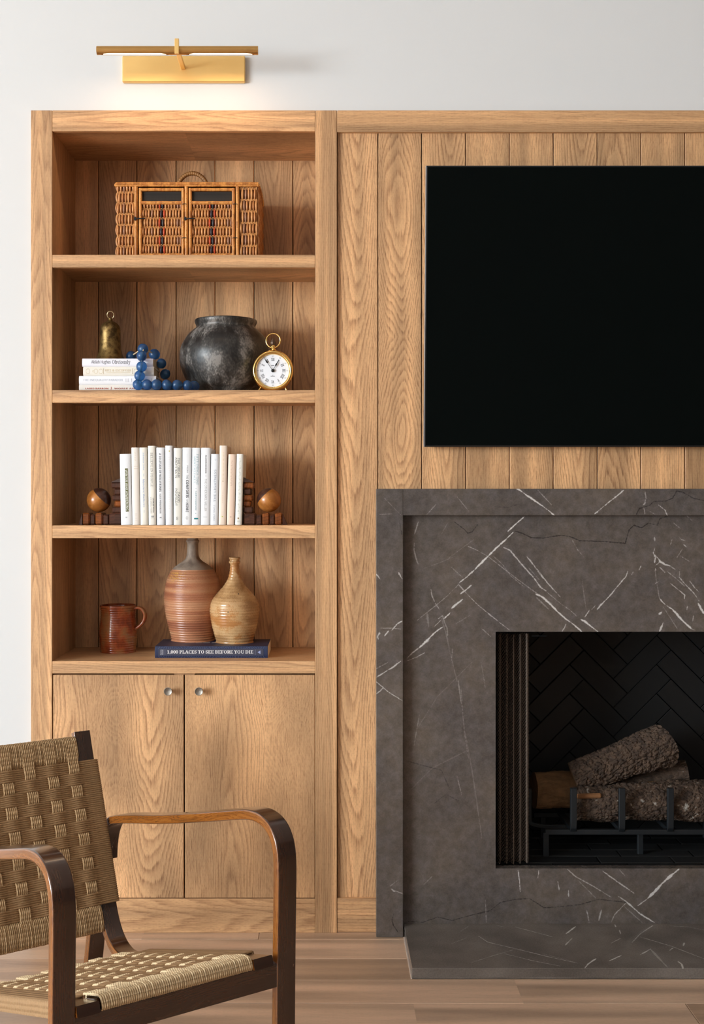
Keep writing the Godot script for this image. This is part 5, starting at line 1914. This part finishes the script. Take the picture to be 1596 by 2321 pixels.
func build_second_shelf() -> void:
	M.ball_dark = textured(patch_texture(128, 128, [rgb8(58, 34, 26), rgb8(78, 48, 36), rgb8(64, 38, 28)], 70, 0.04, 3.0), 0.3)
	M.ball_pale = textured(patch_texture(128, 128, [rgb8(150, 92, 40), rgb8(176, 112, 54), rgb8(190, 126, 64)], 71, 0.03, 2.0, rgb8(104, 60, 26), 8.0), 0.25)
	var base := at(0, 884, 0).y
	var pages := flat(rgb8(206, 184, 150), 0.9)
	# four books lying flat, spines out: [left, right, top, bottom, colour, label]
	var z := -0.03
	var stack := [
		[179.0, 353.0, 869.5, 884.0, rgb8(226, 220, 212), "pale grey-beige book with red lettering, bottom of the lying stack"],
		[178.7, 353.5, 849.0, 868.8, rgb8(236, 236, 240), "white book with silver INEQUALITY PARADOX lettering in the lying stack"],
		[188.0, 348.5, 827.0, 848.2, rgb8(232, 226, 214), "cream book with gold ornament, third up in the lying stack"],
		[185.5, 346.5, 807.5, 826.0, rgb8(238, 236, 244), "white paperback on top of the lying stack under the bell"]]
	var px := (CZ - z) / FX
	var y := base
	var nodes := []
	for k in 4:
		var b: Array = stack[k]
		var th: float = (b[3] - b[2]) * px - 0.0002
		var ln: float = (b[1] - b[0]) * px
		var left := at(b[0], 0, z)
		var o := thing("book", b[5], "book", Vector3(left.x + ln, y + th / 2, z - 0.001 * k), "books lying under the bell")
		o.rotation.z = PI / 2
		make_book(o, th, ln, [0.15, 0.15, 0.142, 0.14][k], flat(b[4], 0.5), pages, k == 3)
		y += th + 0.0002
		nodes.append([o, ln, th])
	# local: +y runs to the left, +x up; a pixel column gives y = (right edge - px)
	var F := 0.0003
	var o: Node3D = nodes[0][0]
	lettering(o, "LAIRD BARRON", "Droid Sans", Vector3(-0.0022, (353 - 219.5) * px, F), 52 * px, 0.0046, rgb8(170, 74, 54), -PI / 2, true)
	lettering(o, "J", "Droid Serif", Vector3(-0.0015, (353 - 252) * px, F), 3 * px, 0.0078, rgb8(170, 74, 54), -PI / 2, true)
	lettering(o, "WORSE ANGELS", "Droid Sans", Vector3(-0.0022, (353 - 293) * px, F), 68 * px, 0.0046, rgb8(150, 62, 44), -PI / 2, true)
	o = nodes[1][0]
	lettering(o, "THE INEQUALITY PARADOX", "Droid Sans", Vector3(0.0, (353.5 - 233.5) * px, F), 90 * px, 0.0072, rgb8(168, 176, 190))
	for q in [285, 288, 291, 298]:
		mark(o, Vector3(0, (353.5 - q) * px, F), Vector2(0.011, 0.0008), rgb8(188, 190, 198))
	mark(o, Vector3(0, (353.5 - 344) * px, F), Vector2(0.012, 0.0008), rgb8(176, 178, 186))
	o = nodes[2][0]
	lettering(o, "RITZ & ESCOFFIER", "Droid Sans", Vector3(0.0025, (348.5 - 267.5) * px, F), 59 * px, 0.0062, rgb8(200, 178, 138))
	mark(o, Vector3(-0.0045, (348.5 - 268) * px, F), Vector2(0.0008, 54 * px), rgb8(206, 188, 152))
	for q in [234, 300]:
		mark(o, Vector3(0, (348.5 - q) * px, F), Vector2(0.017, 0.0008), rgb8(196, 174, 132))
	for q in [[199, 0.0075], [211, 0.003], [217, 0.007], [228, 0.007], [307, 0.007]]:
		var rg := Geo.new()
		var pts := []
		for a in 17:
			var th := TAU * a / 16
			pts.append(Vector3(cos(th) * q[1], sin(th) * q[1] * 0.8, 0))
		rg.tube(pts, 0.0005, 5, false)
		part(rg, "printed_mark", flat(rgb8(206, 186, 146), 0.5), o, Vector3(0, (348.5 - q[0]) * px, -0.0002))
	o = nodes[3][0]
	lettering(o, "Akilah Hughes", "Droid Sans", Vector3(0.0005, (346.5 - 228.5) * px, F), 44 * px, 0.0135, rgb8(66, 68, 78), -PI / 2)
	lettering(o, "Obviously", "Droid Serif", Vector3(0.0, (346.5 - 274.5) * px, F), 41 * px, 0.0155, rgb8(40, 42, 50), -PI / 2, false, true)
	build_bell(y)
	build_beads(base, y)
	build_vase(base)
	build_clock(base)


func build_bell(y: float) -> void:
	var z := -0.10
	var c := at(250, 0, z)
	var o := thing("bell", "aged brass hand bell with a loop on the book stack", "bell", Vector3(c.x, y, z))
	var m := textured(patch_texture(256, 256, [rgb8(78, 60, 34), rgb8(118, 94, 54), rgb8(140, 114, 70), rgb8(96, 74, 42)], 80, 0.02, 1.0, rgb8(60, 46, 28), 12.0, 0.25), 0.45, 0.85)
	var g := Geo.new()
	var pr := [Vector2(0.0, 0.004), Vector2(0.043, 0.002), Vector2(0.0462, 0.0), Vector2(0.0468, 0.002), Vector2(0.0455, 0.004), Vector2(0.0415, 0.011), Vector2(0.037, 0.022), Vector2(0.0345, 0.033), Vector2(0.0328, 0.049), Vector2(0.0322, 0.07), Vector2(0.0322, 0.088), Vector2(0.0315, 0.098), Vector2(0.029, 0.107), Vector2(0.0235, 0.115), Vector2(0.015, 0.1205), Vector2(0.008, 0.124), Vector2(0.0062, 0.129), Vector2(0.0058, 0.133), Vector2(0.0, 0.134)]
	g.lathe(smooth(pr, 3), 48, 0.00025, 0.02)
	part(g, "bell_body", m, o)
	var rg := Geo.new()
	var pts := []
	for k in 25:
		var a := TAU * k / 24 * 0.94 - PI / 2
		pts.append(Vector3(cos(a) * 0.0105 + 0.001, 0.143 + sin(a) * 0.0112, 0.003 * sin(a)))
	rg.tube(pts, 0.0016, 8)
	part(rg, "loop", M.pewter_gold, o)


func bead_mesh() -> Geo:
	var g := Geo.new()
	var rows := []
	for j in 17:
		var a := PI * j / 16 - PI / 2
		var row := PackedVector3Array()
		for k in 29:
			var th := TAU * k / 28
			var r := cos(a)
			row.append(Vector3(maxf(r, 0.0) * cos(th) * (1.0 + 0.02 * sin(th * 2.0)), sin(a) * 0.93, maxf(r, 0.0) * sin(th)))
		rows.append(row)
	g.grid(rows, true)
	return g


func build_beads(base: float, top: float) -> void:
	var glass := flat(Color(0.22, 0.46, 0.72, 0.25), 0.36)
	glass.refraction_enabled = true
	glass.refraction_scale = 0.05
	var m := glass
	var o := thing("bead_garland", "string of blue recycled-glass beads draped over the book stack", "beads")
	var r := 0.0166
	var shape := bead_mesh().mesh()
	# pixel x, y and depth of each bead along the cord
	var list := [[297, 797, -0.115], [324, 791, -0.052], [321, 807, -0.014], [321, 831, -0.011], [316.5, 852, -0.011], [312.5, 873, -0.011], [333.5, 873, -0.006], [355, 873, -0.008], [378, 873, -0.012], [401.5, 873.5, -0.02], [424.5, 874.5, -0.03], [440, 873.5, -0.055]]
	var pts := []
	for q in list:
		var p := at(q[0], q[1], q[2])
		if q[1] > 868:
			p.y = base + r
		pts.append(p)
	var tail := [[350, 803, -0.115], [366, 824, -0.12], [374.5, 848, -0.125], [380, 870, -0.13]]
	var tp := [pts[1]]
	for q in tail:
		var p := at(q[0], q[1], q[2])
		if q[1] > 868:
			p.y = base + r
		tp.append(p)
	pts[0].y = top + r
	pts[1].y = maxf(pts[1].y, top + r)
	for k in pts.size():
		var b := part(shape, "bead", m, o, pts[k])
		b.scale = Vector3.ONE * r * (1.0 + 0.04 * sin(k * 3.1))
		b.rotation = Vector3(k * 0.7, k * 1.3, 1.2 + 0.4 * sin(k * 2.0))
	for k in range(1, tp.size()):
		var b := part(shape, "bead", m, o, tp[k])
		b.scale = Vector3.ONE * r * (1.0 + 0.04 * sin(k * 2.1))
		b.rotation = Vector3(k * 0.9, k * 1.1, 0.8)
	var cord := flat(rgb8(206, 182, 144), 0.9)
	var g := Geo.new()
	g.tube(smooth(pts, 4), 0.0021, 6)
	g.tube(smooth(tp, 4), 0.0021, 6)
	part(g, "cord", cord, o)


func build_vase(base: float) -> void:
	var z := -0.18
	var c := at(512, 0, z)
	var o := thing("vase", "round blackened clay pot with a short collar on second shelf", "vase", Vector3(c.x, base, z))
	var m := textured(patch_texture(512, 256, [rgb8(30, 28, 27), rgb8(46, 44, 42), rgb8(60, 57, 54), rgb8(84, 80, 76), rgb8(128, 123, 118)], 95, 0.024, 1.0, rgb8(28, 26, 24), 9.0, 0.42), 0.4)
	m.heightmap_enabled = true
	m.heightmap_texture = noise_tex(256, 0.05, 96)
	m.heightmap_scale = 0.12
	var g := Geo.new()
	var pr := [Vector2(0.0, 0.0), Vector2(0.085, 0.0), Vector2(0.0915, 0.004), Vector2(0.1, 0.018), Vector2(0.115, 0.03), Vector2(0.132, 0.06), Vector2(0.143, 0.095), Vector2(0.1455, 0.118), Vector2(0.1435, 0.14), Vector2(0.135, 0.163), Vector2(0.118, 0.19), Vector2(0.103, 0.205), Vector2(0.0935, 0.213), Vector2(0.0925, 0.219), Vector2(0.096, 0.227), Vector2(0.0975, 0.233), Vector2(0.096, 0.238), Vector2(0.091, 0.239), Vector2(0.086, 0.236), Vector2(0.083, 0.22), Vector2(0.088, 0.205), Vector2(0.12, 0.17), Vector2(0.12, 0.08), Vector2(0.0, 0.02)]
	g.lathe(smooth(pr, 4), 80)
	for k in g.v.size():
		var p := g.v[k]
		g.v[k] = p + Vector3(p.x, 0, p.z) * (0.012 * sin(atan2(p.z, p.x) * 2.0 + p.y * 9.0) + 0.006 * sin(atan2(p.z, p.x) * 5.0 + p.y * 30.0))
	part(g, "pot", m, o)


func noise_tex(n: int, freq: float, sd: int, kind := FastNoiseLite.TYPE_SIMPLEX_SMOOTH) -> ImageTexture:
	var f := FastNoiseLite.new()
	f.seed = sd
	f.frequency = freq
	f.fractal_octaves = 4
	f.noise_type = kind
	var im := f.get_seamless_image(n, n, false, false, 0.1, true)
	im.convert(Image.FORMAT_L8)
	return ImageTexture.create_from_image(im)


func build_clock(base: float) -> void:
	var z := -0.05
	var c := at(618, 839.3, z + 0.02)
	var o := thing("desk_clock", "gold pocket-watch shaped desk clock in front of the black pot", "clock", Vector3(c.x, base, z))
	var px := (CZ - z - 0.02) / FX
	var cy := c.y - base
	var R := 47.2 * px
	var turn := Transform3D(Basis(Vector3.RIGHT, PI / 2), Vector3(0, cy, 0))
	var g := Geo.new()
	# case: dome back, rounded bezel, step down to the dial
	g.lathe(smooth([Vector2(0.0, -0.024), Vector2(R * 0.6, -0.02), Vector2(R * 0.92, -0.008), Vector2(R, 0.004), Vector2(R * 0.985, 0.013), Vector2(R * 0.93, 0.0185), Vector2(R * 0.86, 0.019), Vector2(R * 0.805, 0.0165), Vector2(R * 0.785, 0.0125), Vector2(R * 0.775, 0.009)], 4), 72)
	g.xform(turn)
	part(g, "case", M.gold, o)
	var d := Geo.new()
	d.lathe([Vector2(0.0, 0.0098), Vector2(R * 0.78, 0.0098)], 64)
	d.xform(turn)
	for k in d.n.size():
		d.n[k] = Vector3(0, 0, 1)
	var face := Geo.new()
	face.v = d.v
	face.n = d.n
	face.t = d.t
	face.c = d.c
	for k in range(0, d.i.size(), 3):
		face.tri(d.i[k], d.i[k + 1], d.i[k + 2])
	part(face, "dial", flat(rgb8(240, 241, 246), 0.35), o)
	var zz := 0.0101
	var names := ["XII", "I", "II", "III", "IIII", "V", "VI", "VII", "VIII", "IX", "X", "XI"]
	for k in 12:
		var a := PI / 2 - TAU * k / 12
		var q := Vector3(cos(a), sin(a), 0)
		lettering(o, names[k], "Droid Serif", Vector3(0, cy, zz) + q * R * 0.535, R * (0.05 + 0.045 * names[k].length()) * 0.9, R * 0.135, rgb8(50, 50, 54), a - PI / 2, true)
		lettering(o, str(60 if k == 0 else k * 5), "Droid Sans", Vector3(0, cy, zz) + q * R * 0.70, R * 0.085, R * 0.055, rgb8(120, 120, 126), 0.0)
		for s in 5:
			var b := a - TAU * s / 60
			mark(o, Vector3(cos(b) * R * 0.63, cy + sin(b) * R * 0.63, zz), Vector2(0.0006, 0.0006), rgb8(120, 120, 126), "minute_dot")
	mark(o, Vector3(0, cy + R * 0.25, zz), Vector2(R * 0.15, R * 0.03), rgb8(110, 110, 116))
	mark(o, Vector3(0, cy - R * 0.27, zz), Vector2(R * 0.2, R * 0.025), rgb8(110, 110, 116))
	mark(o, Vector3(0, cy - R * 0.22, zz), Vector2(R * 0.03, R * 0.03), rgb8(110, 110, 116))
	# hands
	for hand in [[deg_to_rad(124.5), 0.755, 0.5], [deg_to_rad(60.0), 0.56, 0.32]]:
		var hg := Geo.new()
		var u := Vector3(cos(hand[0]), sin(hand[0]), 0)
		var v := Vector3(-u.y, u.x, 0)
		var prof := [[0.0, 0.010], [hand[2] - 0.08, 0.010], [hand[2] - 0.02, 0.034], [hand[2] + 0.02, 0.036], [hand[2] + 0.08, 0.02], [hand[1], 0.003]]
		for k in prof.size() - 1:
			var a0: Vector3 = u * prof[k][0] * R
			var a1: Vector3 = u * prof[k + 1][0] * R
			var w0: Vector3 = v * prof[k][1] * R
			var w1: Vector3 = v * prof[k + 1][1] * R
			for side in [0.0, 0.0007]:
				var off := Vector3(0, cy, 0.0135 + side)
				hg.face([a0 + w0 + off, a0 - w0 + off, a1 - w1 + off, a1 + w1 + off], Vector3(0, 0, 1 if side > 0.0 else -1))
		part(hg, "hand", M.black_frame, o)
	var hub := Geo.new()
	hub.lathe([Vector2(0.0, 0.0165), Vector2(0.002, 0.0165), Vector2(0.0045, 0.0155), Vector2(0.0052, 0.0135), Vector2(0.0052, 0.0098)], 20)
	hub.xform(turn)
	part(hub, "hub", M.black_frame, o)
	# crown, finial and ring
	var cr := Geo.new()
	cr.lathe(smooth([Vector2(0.012, R - 0.002), Vector2(0.0085, R + 0.003), Vector2(0.006, R + 0.008), Vector2(0.0072, R + 0.0105), Vector2(0.0062, R + 0.013), Vector2(0.0048, R + 0.016)], 3), 24)
	part(cr, "crown", M.gold, o, Vector3(0, cy, 0))
	var fi := Geo.new()
	var rows := []
	for j in 9:
		var s := j / 8.0
		var row := PackedVector3Array()
		for k in 33:
			var th := TAU * k / 32
			var r := 0.0072 * sin(PI * (0.28 + 0.72 * s)) * (1.0 + 0.12 * cos(th * 8.0)) + 0.0003
			row.append(Vector3(r * cos(th), R + 0.0165 + s * 0.0215, r * sin(th)))
		rows.append(row)
	fi.grid(rows, true)
	part(fi, "finial", flat(rgb8(92, 72, 58), 0.35, 0.6), o, Vector3(0, cy, 0))
	var ring := Geo.new()
	var pts := []
	for k in 41:
		var a := TAU * k / 40 - PI / 2
		pts.append(Vector3(cos(a) * 16.2 * px + 0.001, R + 0.0295 + sin(a) * 16.2 * px, 0.0035 * cos(a)))
	ring.tube(pts, 0.0022, 10, false)
	part(ring, "ring", M.gold, o, Vector3(0, cy, 0))
	# two short feet
	for s in [-1, 1]:
		var f := Geo.new()
		f.tube([Vector3(s * 0.044, 0.0, 0.006), Vector3(s * 0.036, 0.014, 0.004), Vector3(s * 0.033, 0.024, 0.0)], [0.0022, 0.003, 0.0035], 8)
		part(f, "foot", M.gold, o)


# ------------------------------------------------------------------ lower shelf

func pot_material(colors: Array, sd: int, rough: float, stretch: float, speck: Color, specks: float, fine := 0.16) -> StandardMaterial3D:
	var m := textured(patch_texture(384, 256, colors, sd, 0.016, stretch, speck, specks, fine), rough)
	return m


func build_lower_shelf() -> void:
	var base := at(0, 1498.5, 0).y
	# mug
	var z := -0.222
	var c := at(268, 0, z)
	var o := thing("mug", "glossy red-brown stoneware mug with a loop handle", "mug", Vector3(c.x, base, z))
	var gl := pot_material([rgb8(118, 52, 27), rgb8(146, 66, 34), rgb8(152, 84, 46), rgb8(142, 96, 58)], 120, 0.16, 1.0, rgb8(60, 30, 18), 7.0)
	var g := Geo.new()
	g.lathe(smooth([Vector2(0.0, 0.0), Vector2(0.053, 0.0), Vector2(0.0565, 0.003), Vector2(0.058, 0.02), Vector2(0.0605, 0.04), Vector2(0.0612, 0.055), Vector2(0.060, 0.075), Vector2(0.0575, 0.095), Vector2(0.0555, 0.115), Vector2(0.0553, 0.13), Vector2(0.0568, 0.139), Vector2(0.0585, 0.145), Vector2(0.0578, 0.1495), Vector2(0.055, 0.1495), Vector2(0.052, 0.142), Vector2(0.052, 0.1), Vector2(0.053, 0.03), Vector2(0.0, 0.012)], 8), 56, 0.0006, 0.0075)
	part(g, "body", gl, o)
	var h := Geo.new()
	var hp := smooth([Vector3(0.05, 0.137, 0.01), Vector3(0.064, 0.142, 0.012), Vector3(0.08, 0.137, 0.014), Vector3(0.0885, 0.12, 0.015), Vector3(0.085, 0.1, 0.014), Vector3(0.072, 0.084, 0.012), Vector3(0.055, 0.073, 0.01)], 5)
	h.bar(hp, Vector3(-0.15, 0, 1).normalized(), 0.019, 0.0095, 0.0042, 6.0, 6.0)
	part(h, "handle", gl, o)
	# blue book
	var zb := -0.068
	var b := thing("book", "thick navy blue paperback lying flat under the two jugs", "book", Vector3(at(607, 0, zb).x, base + 0.018, zb))
	b.rotation.z = PI / 2
	var ln: float = at(607, 0, zb).x - at(351, 0, zb).x
	make_book(b, 0.0358, ln, 0.185, M.navy, flat(rgb8(224, 208, 184), 0.9), true)
	var px := (CZ - zb) / FX
	mark(b, Vector3(0, ln / 2 + 0.001, 0.0002), Vector2(0.0205, ln - 0.024), rgb8(58, 58, 76), "title_panel")
	lettering(b, "1,000 PLACES TO SEE BEFORE YOU DIE", "Droid Serif", Vector3(0, (607 - 476.5) * px, 0.0005), 195 * px, 0.0118, rgb8(240, 238, 236), -PI / 2, true)
	lettering(b, "Patricia", "Droid Sans", Vector3(0.0, (607 - 365) * px, 0.0005), 12 * px, 0.0032, rgb8(220, 220, 226), 0.0, true)
	lettering(b, "Schultz", "Droid Sans", Vector3(0.0, (607 - 369) * px, 0.0005), 12 * px, 0.0032, rgb8(220, 220, 226), 0.0, true)
	for q in [374, 579]:
		mark(b, Vector3(0, (607 - q) * px, 0.0004), Vector2(0.017, 0.0006), rgb8(140, 146, 172))
	var tr := Geo.new()
	tr.face([Vector3(0, 0.005, 0), Vector3(0.0055, -0.004, 0), Vector3(-0.0055, -0.004, 0)], Vector3(0, 0, 1))
	part(tr, "printed_mark", flat(rgb8(150, 160, 200), 0.6), b, Vector3(0, (607 - 587.5) * px, 0.0005))
	# fine pale contour lines printed round the panel, and the row of pale blocks on the cover
	var lines := Geo.new()
	for k in 46:
		var y := lerpf(0.012, ln - 0.012, k / 45.0)
		for s in [-1, 1]:
			var path := []
			for q in 5:
				var t := q / 4.0
				path.append(Vector3(s * lerpf(0.0107, 0.0172, t), y + 0.006 * sin(k * 0.55) * t + 0.002 * sin(t * 5.0 + k), 0.0))
			lines.tube(path, 0.00022, 3, false)
	part(lines, "printed_lines", flat(rgb8(120, 140, 180), 0.6), b, Vector3(0, 0, 0.0), "", true)
	for q in [[425, 22], [446, 14], [464, 16], [484, 15]]:
		var pm := boxpart(Vector3(0.0181, (607 - q[0] * 1.0) * px + 0.004, -0.095), Vector3(0.0004, q[1] * px, 0.022), "printed_mark", flat(rgb8(128, 122, 124), 0.5), b, 0.0)
		pm.name = "printed_mark"
	var top := base + 0.0359
	# tall jug
	var z2 := -0.23
	var c2 := at(437, 0, z2)
	var j := thing("stoneware_jug", "tall stoneware jug with grey neck and banded reddish body on blue book", "jug", Vector3(c2.x, top, z2))
	var ridge := pot_material([rgb8(150, 92, 66), rgb8(178, 118, 84), rgb8(190, 138, 102), rgb8(162, 102, 72)], 130, 0.32, 0.06, rgb8(206, 150, 84), 4.0)
	var body := Geo.new()
	var pr := [Vector2(0.0, 0.0), Vector2(0.064, 0.0), Vector2(0.0675, 0.003), Vector2(0.0705, 0.016), Vector2(0.077, 0.04), Vector2(0.084, 0.07), Vector2(0.0895, 0.104), Vector2(0.0918, 0.137), Vector2(0.0895, 0.17), Vector2(0.081, 0.203), Vector2(0.068, 0.226), Vector2(0.0655, 0.229)]
	body.lathe(smooth(pr, 20), 72, 0.0007, 0.0076)
	part(body, "body", ridge, j)
	var nk := Geo.new()
	nk.lathe(smooth([Vector2(0.0658, 0.2288), Vector2(0.058, 0.236), Vector2(0.045, 0.2455), Vector2(0.030, 0.2555), Vector2(0.0215, 0.266), Vector2(0.0188, 0.28), Vector2(0.0178, 0.30), Vector2(0.0182, 0.312), Vector2(0.0208, 0.317), Vector2(0.0205, 0.321), Vector2(0.0175, 0.325), Vector2(0.0185, 0.335), Vector2(0.016, 0.338), Vector2(0.0125, 0.33), Vector2(0.012, 0.28)], 4), 56)
	part(nk, "neck", pot_material([rgb8(132, 114, 100), rgb8(152, 134, 118), rgb8(164, 146, 128)], 134, 0.6, 1.0, rgb8(66, 52, 44), 7.0), j)
	# gold ash fleck on the shoulder: dabs of glaze
	var ash := Geo.new()
	var r2 := RandomNumberGenerator.new()
	r2.seed = 4
	for k in 240:
		var a := r2.randfn(2.25, 0.24)
		var y := 0.222 - absf(r2.randfn(0.0, 0.018))
		var rr := lerpf(0.0905, 0.0675, clampf((y - 0.165) / 0.063, 0.0, 1.0))
		rr = sqrt(maxf(0.0, 1.0 - pow((y - 0.137) / 0.137, 2.0))) * 0.0 + profile_radius(pr, y)
		var p := Vector3(rr * cos(a), y, rr * sin(a))
		var nn := Vector3(cos(a), 0.5, sin(a)).normalized()
		var e1 := nn.cross(Vector3.UP).normalized()
		var e2 := nn.cross(e1)
		var sz := r2.randf_range(0.0006, 0.0022)
		var f := []
		for q in 6:
			f.append(p + nn * 0.0007 + (e1 * cos(TAU * q / 6) + e2 * sin(TAU * q / 6)) * sz * r2.randf_range(0.6, 1.2))
		ash.face(f, nn)
	part(ash, "ash_glaze", flat(rgb8(206, 154, 84), 0.35), j, Vector3.ZERO, "speckled gold ash glaze", true)
	# short jug
	var z3 := -0.175
	var c3 := at(532, 0, z3)
	var s := thing("stoneware_jug", "shorter tan salt-glazed jug with a narrow collared neck on blue book", "jug", Vector3(c3.x, top, z3))
	var tan := pot_material([rgb8(156, 116, 76), rgb8(186, 144, 98), rgb8(202, 164, 118), rgb8(176, 120, 70)], 140, 0.2, 0.35, rgb8(110, 74, 44), 6.0, 0.24)
	var sb := Geo.new()
	sb.lathe(smooth([Vector2(0.0, 0.0), Vector2(0.056, 0.0), Vector2(0.0585, 0.003), Vector2(0.060, 0.01), Vector2(0.066, 0.03), Vector2(0.0745, 0.063), Vector2(0.0785, 0.092), Vector2(0.079, 0.109), Vector2(0.0735, 0.131), Vector2(0.0575, 0.154), Vector2(0.037, 0.177), Vector2(0.0235, 0.198), Vector2(0.0175, 0.217), Vector2(0.0148, 0.236), Vector2(0.0145, 0.248), Vector2(0.0178, 0.2515), Vector2(0.0178, 0.256), Vector2(0.0152, 0.2585), Vector2(0.0172, 0.265), Vector2(0.0168, 0.269), Vector2(0.013, 0.269), Vector2(0.010, 0.26), Vector2(0.010, 0.22)], 12), 64, 0.0005, 0.0088)
	part(sb, "body", tan, s)
	var dab := Geo.new()
	for q in [[1.75, 0.104, 0.0032], [1.28, 0.157, 0.0028]]:
		var rr: float = profile_radius([Vector2(0.0585, 0.003), Vector2(0.066, 0.03), Vector2(0.0745, 0.063), Vector2(0.079, 0.1), Vector2(0.0735, 0.131), Vector2(0.0575, 0.154), Vector2(0.037, 0.177)], q[1])
		var nn := Vector3(cos(q[0]), 0.0, sin(q[0]))
		dab.col = Color(0.05, 0.04, 0.03) if q[2] < 0.008 else Color(0.42, 0.36, 0.26)
		var e1 := nn.cross(Vector3.UP)
		var f := []
		for k in 12:
			f.append(nn * (rr + 0.0009) + Vector3(0, q[1], 0) + (e1 * cos(TAU * k / 12) * 0.8 + Vector3.UP * sin(TAU * k / 12)) * q[2] * (0.85 + 0.15 * sin(k * 2.0)) - nn * q[2] * q[2] * 6.0 * pow(cos(TAU * k / 12), 2.0))
		dab.face(f, nn)
	var dm := flat(Color.WHITE, 0.25)
	dm.vertex_color_use_as_albedo = true
	part(dab, "glaze_spots", dm, s, Vector3.ZERO, "", true)


func profile_radius(pr: Array, y: float) -> float:
	for k in range(1, pr.size()):
		if y <= pr[k].y and pr[k].y > pr[k - 1].y:
			return lerpf(pr[k - 1].x, pr[k].x, clampf((y - pr[k - 1].y) / (pr[k].y - pr[k - 1].y), 0.0, 1.0))
	return pr[-1].x
